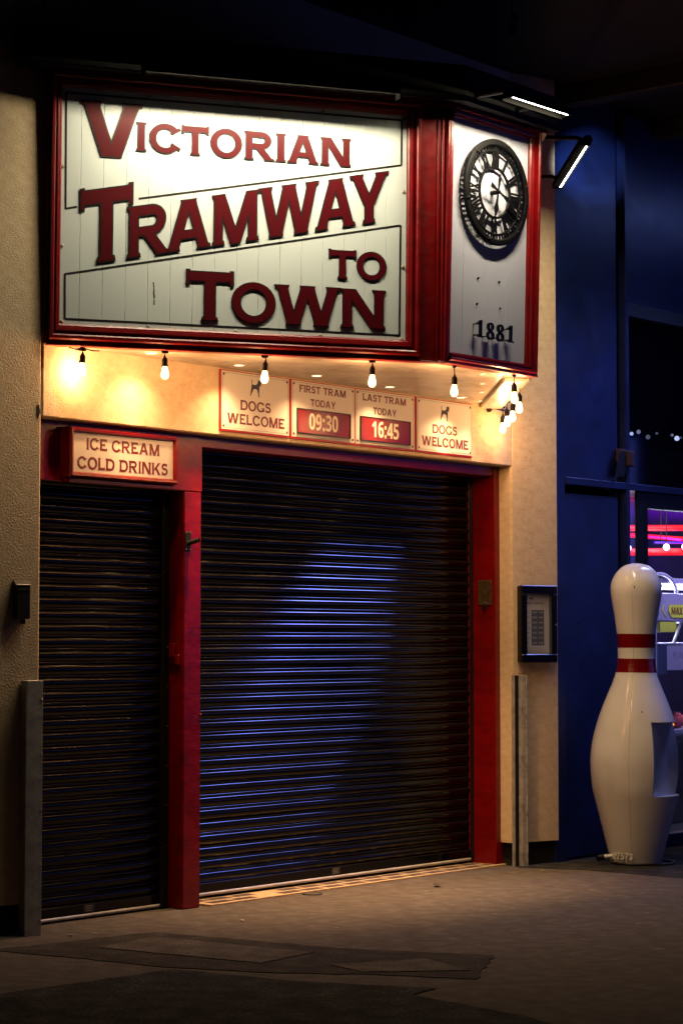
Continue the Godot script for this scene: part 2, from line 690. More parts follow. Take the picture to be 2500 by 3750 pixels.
func setup_materials() -> void:
	var rough_grain := grey(512, 0.045, 3, 0.0, 1.0, 3)
	var fine_grain := grey(512, 0.11, 5, 0.0, 1.0, 3)
	var smear := grey(512, 0.012, 9, 0.0, 1.0, 5)
	# painted roughcast
	var m := mat(Color.WHITE, 0.9)
	m.albedo_texture = tone(512, 0.05, 0.008, 0.45, 11, [Color(0.74, 0.63, 0.49), Color(0.80, 0.705, 0.57), Color(0.82, 0.735, 0.60), Color(0.86, 0.785, 0.66)])
	relief(m, rough_grain, 0.27)
	planar(m, 3.5)
	M.stucco = m
	m = mat(Color(0.035, 0.033, 0.033), 0.8)
	planar(m, 1.5)
	relief(m, rough_grain, 0.3)
	M.plinth = m
	M.stain = mat(Color(0.16, 0.12, 0.09), 0.95)
	# gloss red joinery paint
	m = mat(Color.WHITE, 0.3)
	m.albedo_texture = tone(256, 0.05, 0.012, 0.4, 21, [Color(0.36, 0.0, 0.01), Color(0.43, 0.003, 0.014), Color(0.46, 0.005, 0.016), Color(0.49, 0.015, 0.022)])
	m.roughness_texture = grey(256, 0.03, 23, 0.65, 1.0)
	m.roughness = 0.42
	relief(m, smear, 0.12)
	planar(m, 2.0)
	M.red = m
	m = mat(Color(0.80, 0.84, 0.835), 0.33)
	m.roughness_texture = grey(256, 0.02, 25, 0.55, 1.0)
	m.roughness = 0.45
	planar(m, 1.7)
	M.board = m
	m = mat(Color(0.76, 0.77, 0.83), 0.2)
	planar(m, 2.2)
	relief(m, smear, 0.06)
	M.clock_board = m
	m = mat(Color.WHITE, 0.28)
	m.albedo_texture = tone(256, 0.04, 0.01, 0.35, 27, [Color(0.68, 0.64, 0.57), Color(0.78, 0.75, 0.68), Color(0.82, 0.79, 0.73), Color(0.85, 0.83, 0.77)])
	relief(m, smear, 0.1)
	planar(m, 1.4)
	M.soffit = m
	M.letter = mat(Color(0.29, 0.003, 0.045), 0.45, 0.0, 0.3)
	M.letter_edge = mat(Color(0.018, 0.015, 0.018), 0.45)
	M.line = mat(Color(0.02, 0.02, 0.022), 0.5)
	M.screw_cap = mat(Color(0.62, 0.58, 0.52), 0.5)
	M.damage = mat(Color(0.22, 0.10, 0.08), 0.8)
	# lacquered shutter slats
	m = mat(Color.WHITE, 0.27)
	m.albedo_texture = tone(256, 0.09, 0.015, 0.5, 31, [Color(0.022, 0.022, 0.032), Color(0.03, 0.031, 0.045), Color(0.034, 0.036, 0.052), Color(0.05, 0.05, 0.065)])
	m.roughness = 0.115
	m.roughness_texture = grey(256, 0.02, 33, 0.75, 1.0)
	m.metallic_specular = 0.36
	planar(m, 2.3)
	M.slat = m
	M.black = mat(Color(0.012, 0.012, 0.014), 0.5)
	M.soot = mat(Color(0.006, 0.006, 0.006), 1.0, 0.0, 0.1)
	M.cast_iron = mat(Color(0.014, 0.015, 0.02), 0.6, 0.0, 0.3)
	M.black_gloss = mat(Color(0.015, 0.015, 0.017), 0.22)
	M.dark_roof = mat(Color(0.07, 0.07, 0.075), 0.8)
	m = mat(Color(0.09, 0.088, 0.085), 0.7)
	relief(m, rough_grain, 0.4)
	planar(m, 1.0)
	M.dark_soffit = m
	m = mat(Color.WHITE, 0.5, 0.3)
	m.albedo_texture = tone(256, 0.06, 0.02, 0.5, 35, [Color(0.12, 0.08, 0.05), Color(0.26, 0.19, 0.11), Color(0.33, 0.26, 0.16), Color(0.42, 0.36, 0.25)])
	relief(m, fine_grain, 0.1)
	planar(m, 6.0)
	M.worn_brass = m
	m = mat(Color.WHITE, 0.4, 0.15)
	m.albedo_texture = tone(256, 0.03, 0.008, 0.4, 37, [Color(0.50, 0.49, 0.48), Color(0.62, 0.61, 0.60), Color(0.67, 0.66, 0.65), Color(0.74, 0.73, 0.72)])
	planar(m, 3.0)
	M.aluminium = m
	M.steel = mat(Color(0.6, 0.58, 0.55), 0.3, 0.9)
	M.key_box = mat(Color(0.045, 0.045, 0.055), 0.45)
	# blue shopfront paint
	m = mat(Color.WHITE, 0.34)
	m.albedo_texture = tone(512, 0.03, 0.006, 0.35, 41, [Color(0.05, 0.085, 0.22), Color(0.06, 0.105, 0.27), Color(0.065, 0.115, 0.295), Color(0.08, 0.14, 0.34)])
	m.roughness = 0.42
	m.roughness_texture = grey(256, 0.02, 43, 0.75, 1.0)
	planar(m, 0.8)
	M.blue = m
	var gl := mat(Color(0.75, 0.82, 0.95, 0.08), 0.03)
	gl.transparency = BaseMaterial3D.TRANSPARENCY_ALPHA
	M.glass = gl
	gl = mat(Color(0.03, 0.035, 0.09, 0.45), 0.05)
	gl.transparency = BaseMaterial3D.TRANSPARENCY_ALPHA
	M.dark_glass = gl
	# ground
	m = mat(Color.WHITE, 0.92)
	m.albedo_texture = tone(1024, 0.17, 0.008, 0.8, 51, [Color(0.205, 0.18, 0.165), Color(0.285, 0.26, 0.24), Color(0.325, 0.30, 0.28), Color(0.44, 0.415, 0.395)])
	relief(m, fine_grain, 0.35)
	planar(m, 0.8)
	m.metallic_specular = 0.12
	M.pavement = m
	m = mat(Color.WHITE, 0.88)
	m.albedo_texture = tone(512, 0.1, 0.01, 0.6, 53, [Color(0.10, 0.098, 0.098), Color(0.165, 0.16, 0.158), Color(0.20, 0.195, 0.19), Color(0.30, 0.30, 0.30)])
	relief(m, fine_grain, 0.6)
	planar(m, 0.8)
	m.metallic_specular = 0.12
	M.tarmac = m
	m = mat(Color.WHITE, 0.9)
	m.albedo_texture = tone(512, 0.15, 0.012, 0.7, 54, [Color(0.13, 0.12, 0.115), Color(0.20, 0.185, 0.175), Color(0.235, 0.22, 0.205), Color(0.33, 0.315, 0.30)])
	relief(m, fine_grain, 0.4)
	planar(m, 0.9)
	m.metallic_specular = 0.12
	M.old_tarmac = m
	m = mat(Color.WHITE, 0.9)
	m.albedo_texture = tone(512, 0.15, 0.01, 0.7, 55, [Color(0.20, 0.18, 0.165), Color(0.275, 0.255, 0.235), Color(0.315, 0.29, 0.27), Color(0.42, 0.40, 0.38)])
	relief(m, fine_grain, 0.5)
	planar(m, 0.9)
	m.metallic_specular = 0.12
	M.patch = m
	m = mat(Color.WHITE, 0.85)
	m.albedo_texture = tone(256, 0.08, 0.02, 0.5, 57, [Color(0.52, 0.43, 0.32), Color(0.62, 0.53, 0.40), Color(0.66, 0.57, 0.43), Color(0.71, 0.62, 0.48)])
	relief(m, fine_grain, 0.3)
	planar(m, 3.0)
	M.mortar = m
	for k in 3:
		m = mat(Color.WHITE, 0.8)
		var d := 0.025 * k
		m.albedo_texture = tone(128, 0.12, 0.03, 0.6, 60 + k, [Color(0.12 + d, 0.08 + d, 0.075 + d), Color(0.17 + d, 0.115 + d, 0.105 + d), Color(0.20 + d, 0.14 + d, 0.125 + d), Color(0.27 + d, 0.2 + d, 0.18 + d)])
		relief(m, fine_grain, 0.3)
		planar(m, 5.0)
		M["brick%d" % k] = m
	# signs
	m = mat(Color(0.80, 0.78, 0.73), 0.22)
	M.enamel = m
	M.print_red = mat(Color(0.38, 0.025, 0.025), 0.4)
	M.print_dark = mat(Color(0.20, 0.075, 0.06), 0.35)
	M.print_black = mat(Color(0.06, 0.05, 0.05), 0.35)
	M.red_edge = mat(Color(0.62, 0.05, 0.05), 0.4)
	M.time_red = mat(Color(0.46, 0.018, 0.02), 0.2)
	M.cream_print = mat(Color(0.90, 0.86, 0.76), 0.4)
	M.paper = mat(Color(0.82, 0.80, 0.84), 0.7)
	M.grey_bar = mat(Color(0.52, 0.50, 0.45), 0.4)
	# lamps
	M.bulb = glow(Color(1.0, 0.86, 0.62), 5.0)
	M.downlight = glow(Color(1.0, 0.86, 0.64), 5.0)
	M.led = glow(Color(1.0, 0.97, 0.88), 3.0)
	M.tube = glow(Color(1.0, 0.98, 0.93), 22.0)
	M.trim = mat(Color(0.85, 0.82, 0.76), 0.35)
	# pin
	m = mat(Color.WHITE, 0.2)
	m.albedo_texture = tone(256, 0.02, 0.006, 0.3, 71, [Color(0.78, 0.77, 0.75), Color(0.84, 0.835, 0.82), Color(0.86, 0.855, 0.84), Color(0.88, 0.875, 0.86)])
	m.roughness = 0.16
	m.roughness_texture = grey(256, 0.015, 73, 0.6, 1.0)
	planar(m, 0.9, false)
	M.pin = m
	M.pin_red = mat(Color(0.42, 0.012, 0.02), 0.25)
	M.flecks = mat(Color(0.43, 0.40, 0.37), 0.9, 0.0, 0.1)
	M.leaf = mat(Color(0.13, 0.09, 0.05), 0.8)

# ------------------------------------------------------------------ ground
func flat(pts: Array, y: float, mat_: Material, called: String) -> MeshInstance3D:
	var p := PackedVector2Array()
	for v in pts:
		p.append(v)
	return setmesh(called, raise(p, y - 0.03, y), mat_, Transform3D.IDENTITY)

# roughen the outline of a patch
func ragged(pts: Array, amount: float) -> Array:
	var out := []
	for i in pts.size():
		var a: Vector2 = pts[i]
		var b: Vector2 = pts[(i + 1) % pts.size()]
		var n := maxi(2, int(a.distance_to(b) / 0.07))
		for k in n:
			var v := a.lerp(b, float(k) / n)
			if k > 0:
				v += (b - a).normalized().orthogonal() * rng.randf_range(-amount, amount)
			out.append(v)
	return out

func build_ground() -> void:
	flat([Vector2(-60, -60), Vector2(60, -60), Vector2(60, 40), Vector2(-60, 40)], 0.0, M.pavement, "pavement")
	# older, darker tarmac in front of the arcade
	flat(ragged([Vector2(1.20, -14.86), Vector2(1.66, -14.70), Vector2(2.228, -14.20), Vector2(7.5, -9.4), Vector2(9.0, -22.0), Vector2(1.5, -18.0)], 0.006), 0.004, M.tarmac, "tarmac")
	# trench repairs in the pavement
	flat(ragged([Vector2(-1.75, -10.95), Vector2(-1.00, -11.60), Vector2(0.05, -10.98), Vector2(0.75, -10.75), Vector2(0.62, -10.02), Vector2(0.12, -10.16), Vector2(-0.30, -10.20), Vector2(-0.80, -10.36)], 0.014), 0.004, M.old_tarmac, "tarmac")
	flat(ragged([Vector2(-1.224, -11.011), Vector2(-0.977, -11.392), Vector2(-0.139, -10.838), Vector2(-0.39, -10.479)], 0.006), 0.008, M.patch, "paving_patch")
	flat(ragged([Vector2(-0.05, -10.42), Vector2(0.42, -10.62), Vector2(0.60, -10.25), Vector2(0.10, -10.20)], 0.006), 0.008, M.patch, "paving_patch")
	flat(ragged([Vector2(-1.9, -9.2), Vector2(-0.79, -10.30), Vector2(-0.20, -9.95), Vector2(0.42, -9.74), Vector2(0.31, -9.58), Vector2(0.78, -9.0), Vector2(1.5, -7.4), Vector2(-1.9, -7.4)], 0.008), 0.005, M.tarmac, "tarmac")
	# brick threshold under the wide shutter
	var th := setting("threshold", L)
	pbox(th, "mortar_bed", M.mortar, L, Vector3(1.42, -0.1, -0.42), Vector3(4.40, 0.012, -0.075), 0.002)
	var rows := 3
	var mesh := box(Vector3(0.192, 0.03, 0.084), 0.005)
	var half := box(Vector3(0.09, 0.03, 0.084), 0.005)
	for r in rows:
		var z := -0.138 - 0.107 * r
		var x := 1.47 - (0.105 if r % 2 == 1 else 0.0)
		while x < 4.36:
			var bare: bool = (x > 1.70 + 0.12 * r and x < 2.02 + 0.12 * r and r < 2)
			var m := mesh
			var cx := x + 0.095
			if x < 1.42:
				m = half
				cx = x + 0.15
			if x + 0.19 > 4.39:
				m = half
				cx = x + 0.045
			if not bare:
				var o := part(th, "brick", m, M["brick%d" % rng.randi_range(0, 2)], T(L, cx, -0.0024 + rng.randf_range(-0.0004, 0.0004), z))
				o.rotation.y += rng.randf_range(-0.02, 0.02)
			x += 0.21
	# iron cover beside the threshold
	var c := thing("pavement_cover", "small round worn iron cover in pavement by brick threshold", "cover", T(L, 2.262, 0.0, -0.015))
	part(c, "rim", lathe(PackedVector2Array([Vector2(0.062, 0.0), Vector2(0.062, 0.007), Vector2(0.052, 0.008), Vector2(0.051, 0.004)]), 20), M.plinth, T(L, 2.262, 0.0, -0.015))
	part(c, "lid", lathe(PackedVector2Array([Vector2(0.05, 0.001), Vector2(0.048, 0.006), Vector2(0.0, 0.0075)]), 20), M.patch, T(L, 2.262, 0.0, -0.015))

# ------------------------------------------------------------------ walls
func inl(p: Vector3) -> Vector2:
	var q := L.affine_inverse() * p
	return Vector2(q.x, q.z)

func build_walls() -> void:
	# lintel wall over the doors
	var w := thing("lintel_wall", "cream roughcast wall over the two roller shutters", "wall", L)
	part(w, "render_face", box(Vector3(4.448, 4.3, 0.44), 0.008), M.stucco, T(L, 2.226, 2.757 + 2.15, -0.22))
	# left pier
	var lp := thing("left_pier", "cream roughcast pier left of the narrow shutter", "wall", PL)
	var plan := PackedVector2Array([inl(PL * Vector3(-2.2, 0, 0)), Vector2(-0.012, -0.0038), Vector2(0, -0.012), Vector2(0, -0.5), inl(PL * Vector3(-2.2, 0, -0.5))])
	part(lp, "render_face", raise(plan, 0.16, 7.05), M.stucco, L)
	plan = PackedVector2Array([inl(PL * Vector3(-2.2, 0, -0.025)), Vector2(-0.02, -0.032), Vector2(-0.02, -0.5), inl(PL * Vector3(-2.2, 0, -0.5))])
	part(lp, "plinth", raise(plan, -0.05, 0.16), M.plinth, L)
	# old soot stain at the lintel's end
	var sp := PackedVector2Array()
	for i in 14:
		var a := TAU * i / 14.0
		sp.append(Vector2(-0.024 + 0.011 * cos(a) * rng.randf_range(0.6, 1.2), 2.785 + 0.045 * sin(a) * rng.randf_range(0.6, 1.15)))
	part(lp, "soot_stain", extrude([sp], [], 0.0005, 0.0015), M.stain, PL)
	# right pier
	var rp := thing("right_pier", "cream roughcast pier carrying the timetable case beside blue arcade", "wall", PR)
	plan = PackedVector2Array([Vector2(4.37, -0.012), Vector2(4.382, 0.0037), inl(PR * Vector3(0.40, 0, 0)), inl(PR * Vector3(0.41, 0, -0.01)), inl(PR * Vector3(0.41, 0, -0.6)), Vector2(4.37, -0.7)])
	part(rp, "render_face", raise(plan, 0.16, 7.05), M.stucco, L)
	plan = PackedVector2Array([Vector2(4.40, -0.10), Vector2(4.405, -0.015), inl(PR * Vector3(0.385, 0, -0.025)), inl(PR * Vector3(0.385, 0, -0.6)), Vector2(4.40, -0.7)])
	part(rp, "plinth", raise(plan, -0.05, 0.16), M.plinth, L)
	# deck overhead, the dark ceiling that shades the top of the picture
	var deck := PackedVector2Array([Vector2(1.6, 3.2), Vector2(11.0, 3.2), Vector2(11.0, -1.0), Vector2(1.6, -1.0)])
	var d := thing("roof_deck", "dark roof deck overhanging the sign box and blue arcade", "roof", T(L, 0, 5.53, 0))
	part(d, "slab", raise(deck, 5.53, 5.9), M.dark_soffit, L)
	for i in 4:
		pbox(d, "beam", M.dark_soffit, L, Vector3(4.9 + i * 1.3, 5.38, 0.02), Vector3(5.04 + i * 1.3, 5.5305, 3.0), 0.01)

# ------------------------------------------------------------------ doors
func slat_profile() -> PackedVector2Array:
	var p := PackedVector2Array()
	for i in 11:
		var t := i / 10.0
		p.append(Vector2(0.054 * t, 0.0145 * pow(sin(PI * (0.04 + 0.92 * t)), 0.8) - 0.002))
	p.append(Vector2(0.0555, -0.002))
	for i in 7:
		var t := i / 6.0
		p.append(Vector2(0.0565 + 0.0165 * t, 0.0075 * pow(sin(PI * (0.05 + 0.9 * t)), 0.8) - 0.001))
	p.append(Vector2(0.0742, -0.003))
	return p

func shutter(called: String, label: String, x0: float, x1: float, y0: float, y1: float, z: float, gl: bool) -> void:
	var o := thing(called, label, "shutter", T(L, x0, y0, z), "roller shutters of the tram entrance")
	var mesh := run(slat_profile(), x1 - x0)
	var y := y0 + 0.075
	while y < y1:
		var s := part(o, "slat", mesh, M.slat, T(L, x0, y, z + rng.randf_range(-0.0012, 0.0012)))
		s.rotation.x += rng.randf_range(-0.02, 0.02)
		y += 0.075
	pbox(o, "backing_curtain", M.black, L, Vector3(x0, y0 + 0.01, z - 0.03), Vector3(x1, y1, z - 0.012))
	pbox(o, "bottom_bar", M.slat, L, Vector3(x0 + 0.002, y0 + 0.012, z - 0.012), Vector3(x1 - 0.002, y0 + 0.073, z + 0.014), 0.005)
	part(o, "rubber_seal", tube([Vector3(0, 0, 0), Vector3(x1 - x0, 0, 0)], 0.011, 8), M.aluminium, T(L, x0, y0 + 0.006, z + 0.01))
	var px := x0 + (x1 - x0) * 0.5
	pbox(o, "maker_plate", M.plinth, L, Vector3(px - 0.045, y0 + 0.022, z + 0.0142), Vector3(px + 0.045, y0 + 0.066, z + 0.0165), 0.001)
	for k in 4:
		pbox(o, "plate_print", M.grey_bar, L, Vector3(px - 0.032 + 0.004 * (k % 2), y0 + 0.03 + k * 0.009, z + 0.0165), Vector3(px + 0.03 - 0.006 * (k % 2), y0 + 0.0325 + k * 0.009, z + 0.0169), 0.0)
	if gl:
		pbox(o, "guide_rail", M.black, L, Vector3(x1 - 0.012, y0 - 0.005, z - 0.02), Vector3(x1 + 0.045, y1, z + 0.03), 0.003)
	for k in 11:
		part(o, "guide_rivet", lathe(PackedVector2Array([Vector2(0.005, 0), Vector2(0.0045, 0.002), Vector2(0.0, 0.003)]), 8), M.steel, T(L, x1 + 0.03, y0 + 0.12 + k * 0.23, z + 0.03) * Transform3D(Basis(Vector3.RIGHT, PI / 2), Vector3.ZERO))

func build_doors() -> void:
	shutter("narrow_roller_shutter", "narrow black roller shutter below the ice cream sign", 0.02, 1.165, 0.014, 2.46, -0.245, true)
	shutter("wide_roller_shutter", "wide black roller shutter with blue light streaks on its slats", 1.36, 4.30, 0.032, 2.72, -0.315, true)
	# joinery round both doors
	var f := thing("door_frame", "glossy red timber frame around the two roller shutters", "door frame", T(L, 1.28, 0, -0.1))
	var post := pbox(f, "post", M.red, L, Vector3(1.212, 0.0, -0.165), Vector3(1.357, 2.424, -0.1), 0.006)
	pbox(post, "rebate", M.red, L, Vector3(1.222, 0.0, -0.40), Vector3(1.345, 2.424, -0.165), 0.003)
	pbox(f, "fascia_board", M.red, L, Vector3(0.0, 2.424, -0.16), Vector3(1.362, 2.757, -0.098), 0.005)
	pbox(f, "head_board", M.red, L, Vector3(1.362, 2.69, -0.30), Vector3(4.312, 2.757, -0.11), 0.004)
	var jamb := pbox(f, "jamb", M.red, L, Vector3(4.311, 0.0, -0.42), Vector3(4.371, 2.757, -0.099), 0.005)
	pbox(jamb, "cover_strip", M.red, L, Vector3(4.371, 0.0, -0.16), Vector3(4.40, 2.757, -0.101), 0.003)
	pbox(f, "guide_cover", M.red, L, Vector3(4.285, 0.03, -0.34), Vector3(4.3105, 2.69, -0.30), 0.004)
	# door stays on the post
	var st := pbox(f, "latch_keeper", M.red, L, Vector3(1.188, 1.455, -0.20), Vector3(1.212, 1.535, -0.16), 0.004)
	pbox(st, "tongue", M.red, L, Vector3(1.193, 1.41, -0.16), Vector3(1.211, 1.47, -0.125), 0.003)
	pbox(f, "hinge_pin", M.red, L, Vector3(1.357, 1.455, -0.13), Vector3(1.366, 1.50, -0.11), 0.002)
	part(f, "dome_nut", lathe(PackedVector2Array([Vector2(0.008, 0), Vector2(0.007, 0.006), Vector2(0, 0.01)]), 10), M.red, T(L, 1.352, 1.12, -0.1) * Transform3D(Basis(Vector3.RIGHT, PI / 2), Vector3.ZERO))
	# hasp with a barrel on the post
	var h := thing("barrel_lock", "black plate with angled barrel lock on the red post", "lock", T(L, 1.239, 2.13, -0.1))
	pbox(h, "back_plate", M.black, L, Vector3(1.216, 2.075, -0.0995), Vector3(1.262, 2.188, -0.092), 0.002)
	var bp := [Vector3(1.238, 2.118, -0.094), Vector3(1.262, 2.138, -0.03)]
	part(h, "barrel", tube(bp, 0.0135, 14), M.black, L)
	part(h, "barrel_rim", tube([bp[1] - (bp[1] - bp[0]).normalized() * 0.003, bp[1] + (bp[1] - bp[0]).normalized() * 0.001], 0.0148, 14), M.steel, L)
	part(h, "keyway", tube([bp[1], bp[1] + (bp[1] - bp[0]).normalized() * 0.002], 0.0105, 12), M.black, L)
	for c in [Vector2(1.222, 2.082), Vector2(1.256, 2.082), Vector2(1.222, 2.181), Vector2(1.256, 2.181)]:
		part(h, "screw", lathe(PackedVector2Array([Vector2(0.005, 0), Vector2(0.0, 0.003)]), 8), M.steel, T(L, c.x, c.y, -0.092) * Transform3D(Basis(Vector3.RIGHT, PI / 2), Vector3.ZERO))
	# worn plate with padlock on the inner side of the right jamb
	var wp := thing("lock_plate", "worn brass lock plate with padlock on right red jamb", "plate", T(L, 4.311, 1.88, -0.18))
	pbox(wp, "cover_plate", M.worn_brass, L, Vector3(4.302, 1.795, -0.238), Vector3(4.3108, 1.968, -0.124), 0.003)
	part(wp, "shackle", tube(arc_points(Vector3(4.299, 1.80, -0.18), 0.010, 0.016), 0.003, 8), M.steel, L)
	pbox(wp, "padlock", M.black, L, Vector3(4.292, 1.762, -0.195), Vector3(4.306, 1.797, -0.165), 0.003)

func arc_points(c: Vector3, rx: float, ry: float) -> Array:
	var out := []
	for i in 9:
		var a := PI * i / 8.0
		out.append(c + Vector3(0, ry * sin(a), rx * cos(a)))
	return out

# ------------------------------------------------------------------ the sign box
var moulding := [Vector2(0, -0.004), Vector2(0.0, 0.012), Vector2(0.10, 0.02), Vector2(0.17, 0.02), Vector2(0.2, 0.034), Vector2(0.34, 0.036), Vector2(0.37, 0.022), Vector2(0.50, 0.022), Vector2(0.53, 0.046), Vector2(0.60, 0.052), Vector2(0.74, 0.052), Vector2(0.80, 0.045), Vector2(0.83, 0.034), Vector2(1.0, 0.034), Vector2(1.0, -0.05)]

func build_sign_box() -> void:
	var o := thing("corner_sign_box", "red framed corner sign box reading Victorian Tramway to Town", "sign", S)
	# boards of the big panel
	var r := Rect2(0.07, 0.112, 2.008, 1.295)
	pbox(o, "backing_board", M.plinth, S, Vector3(-0.002, 0.0, -0.08), Vector3(2.30, 1.49, -0.014))
	var x := r.position.x
	var joint := 0.1795
	while x < r.end.x - 0.001:
		var x1 := minf(joint, r.end.x)
		pbox(o, "plank", M.board, S, Vector3(x, r.position.y - 0.003, -0.013), Vector3(x1 - 0.0008, r.end.y + 0.003, 0.0), 0.0016)
		x = x1
		joint += 0.1268
	frame_rails(o, M.red, S, r, 0.076, 0.084, 0.112, 0.085, moulding)
	# red board at the corner
	pbox(o, "corner_board", M.red, S, Vector3(2.163, 0.0, -0.05), Vector3(2.308, 1.49, 0.008), 0.003)
	pbox(o, "corner_bead", M.red, S, Vector3(2.262, 0.004, 0.008), Vector3(2.272, 1.486, 0.014), 0.003)
	pbox(o, "corner_bead", M.red, S, Vector3(2.290, 0.004, 0.008), Vector3(2.302, 1.486, 0.016), 0.004)
	# painted lines
	for l in [[0.089, 1.375, 2.047, 1.378], [0.092, 1.377, 0.0975, 0.737], [0.095, 0.7385, 0.161, 0.754], [0.503, 0.821, 2.045, 1.119], [2.044, 1.120, 2.044, 1.380], [0.098, 0.383, 2.042, 0.772], [2.042, 0.773, 2.040, 0.137], [0.0985, 0.384, 0.101, 0.138], [0.100, 0.1395, 2.042, 0.1395]]:
		var a := Vector2(l[0], l[1])
		var b := Vector2(l[2], l[3])
		part(o, "border_line", extrude([thick(PackedVector2Array([a, b]), 0.0115)], [], 0.0002, 0.0012), M.line, S)
	# screw caps round the panel
	for c in [[0.076, 1.386], [0.562, 1.388], [1.062, 1.388], [1.566, 1.389], [2.059, 1.390], [0.078, 0.968], [0.079, 0.537], [2.057, 0.966], [2.057, 0.534], [0.083, 0.124], [0.565, 0.119], [1.064, 0.117], [1.566, 0.118], [2.052, 0.118]]:
		part(o, "screw_cap", lathe(PackedVector2Array([Vector2(0.0105, 0), Vector2(0.0105, 0.004), Vector2(0.007, 0.008), Vector2(0, 0.0095)]), 12), M.screw_cap, T(S, c[0], c[1], 0.0) * Transform3D(Basis(Vector3.RIGHT, PI / 2), Vector3.ZERO))
	# scrape on the panel
	var sc := PackedVector2Array()
	for i in 13:
		var t := i / 12.0
		sc.append(Vector2(0.594 + 0.006 * t + rng.randf_range(0.001, 0.006) * (1.0 - absf(t - 0.5)), 0.366 - 0.125 * t))
	for i in 13:
		var t := 1.0 - i / 12.0
		sc.append(Vector2(0.592 + 0.006 * t - rng.randf_range(0.0, 0.004), 0.366 - 0.125 * t))
	part(o, "paint_scrape", extrude([sc], [], 0.0002, 0.0008), M.damage, S)
	# raised letters: name, left, bottom, width, height, slope
	var ls := [
		["V", 0.173, 1.042, 0.345, 0.295, 0.0],
		["I", 0.487, 1.086, 0.052, 0.156, 0.0], ["C", 0.560, 1.086, 0.175, 0.156, 0.0], ["T", 0.744, 1.086, 0.152, 0.156, 0.0], ["O", 0.909, 1.086, 0.179, 0.156, 0.0],
		["R", 1.106, 1.086, 0.172, 0.156, 0.0], ["I", 1.291, 1.086, 0.053, 0.156, 0.0], ["A", 1.353, 1.086, 0.191, 0.156, 0.0], ["N", 1.556, 1.086, 0.176, 0.156, 0.0],
		["T", 0.181, 0.438, 0.286, 0.398, 0.2], ["R", 0.443, 0.490, 0.238, 0.276, 0.2], ["A", 0.655, 0.533, 0.264, 0.274, 0.2], ["M", 0.926, 0.587, 0.262, 0.276, 0.2],
		["W", 1.193, 0.642, 0.350, 0.278, 0.2], ["A", 1.521, 0.708, 0.248, 0.274, 0.2], ["Y", 1.733, 0.751, 0.229, 0.278, 0.2],
		["T", 1.611, 0.446, 0.159, 0.158, 0.0], ["O", 1.778, 0.448, 0.175, 0.155, 0.0],
		["T", 0.781, 0.170, 0.266, 0.268, 0.0], ["O", 1.041, 0.171, 0.252, 0.218, 0.0], ["W", 1.290, 0.171, 0.388, 0.218, 0.0], ["N", 1.685, 0.171, 0.264, 0.216, 0.0]]
	for l in ls:
		var g := glyph(l[0])
		var sx: float = l[3] / g.w
		var po := fit(g.o, l[1], l[2], sx, l[4], l[5])
		var ph := fit(g.h, l[1], l[2], sx, l[4], l[5])
		var bd := clampf(l[4] * 0.02, 0.0035, 0.0065)
		var le := part(o, "letter", extrude(grow(po, bd), grow(ph, -bd), 0.0003, 0.007), M.letter_edge, S)
		part(le, "letter_face", extrude(grow(po, -0.0012), grow(ph, 0.0012), 0.007, 0.0085), M.letter, S)
	# clock side
	var rc := Rect2(0.046, 0.063, 0.748, 1.37)
	pbox(o, "backing_board", M.plinth, K, Vector3(0.0, 0.0, -0.08), Vector3(0.88, 1.49, -0.014))
	x = rc.position.x
	joint = 0.172
	while x < rc.end.x - 0.001:
		var x1 := minf(joint, rc.end.x)
		pbox(o, "plank", M.clock_board, K, Vector3(x, rc.position.y - 0.003, -0.013), Vector3(x1 - 0.0006, rc.end.y + 0.003, 0.0), 0.0016)
		x = x1
		joint += 0.2115
	frame_rails(o, M.red, K, rc, 0.046, 0.092, 0.066, 0.07, moulding, [Vector2(0, -0.004), Vector2(0, 0.012), Vector2(0.3, 0.02), Vector2(0.7, 0.02), Vector2(1.0, 0.012), Vector2(1.0, -0.05)])
	pbox(o, "corner_bead", M.red, K, Vector3(-0.012, 0.0, -0.05), Vector3(-0.0005, 1.50, 0.02), 0.004)
	for c in [[0.315, 0.525], [0.521, 0.527], [0.306, 0.371], [0.535, 0.371]]:
		part(o, "old_fixing", tube([Vector3(0, 0, -0.002), Vector3(0, 0, 0.008)], 0.006, 8), M.line, T(K, c[0], c[1], 0))
	var n := 0
	for d in ["1", "8", "8", "1"]:
		var dm := textmesh(d, 0.142, 0.012, "Droid Serif", true)
		var nd := part(o, "numeral", dm, M.black_gloss, T(K, 0.295 + 0.101 * n - (0.0 if n < 2 else 0.004), 0.216 + (0.003 if n % 3 == 0 else -0.002), 0.04))
		for q in [[-0.014, 0.03], [-0.014, -0.034]] if d == "1" else [[-0.03, -0.03], [0.03, -0.03]]:
			part(nd, "standoff", tube([Vector3(q[0], q[1], -0.04), Vector3(q[0], q[1], -0.004)], 0.004, 8), M.worn_brass, nd.global_transform)
		n += 1
	# far side and lid
	pbox(o, "side_board", M.red, R, Vector3(0.004, 0.0, -0.06), Vector3(1.74, 1.50, 0.0), 0.004)
	var li := L.affine_inverse()
	var fp := func(t: Transform3D, px: float, py: float, pz: float) -> Vector2:
		var q: Vector3 = li * (t * Vector3(px, py, pz))
		return Vector2(q.x, q.z)
	var lid := PackedVector2Array([fp.call(S, -0.20, 1.5, 0.10), fp.call(S, 2.40, 1.5, 0.10), fp.call(K, 0.98, 1.5, 0.09), fp.call(R, 0.02, 1.5, 0.08), fp.call(R, 1.80, 1.5, 0.08), Vector2(4.3, 0.004), fp.call(S, -0.20, 1.5, -0.09)])
	part(o, "roof_lid", raise(lid, 4.652, 4.86), M.dark_roof, L)
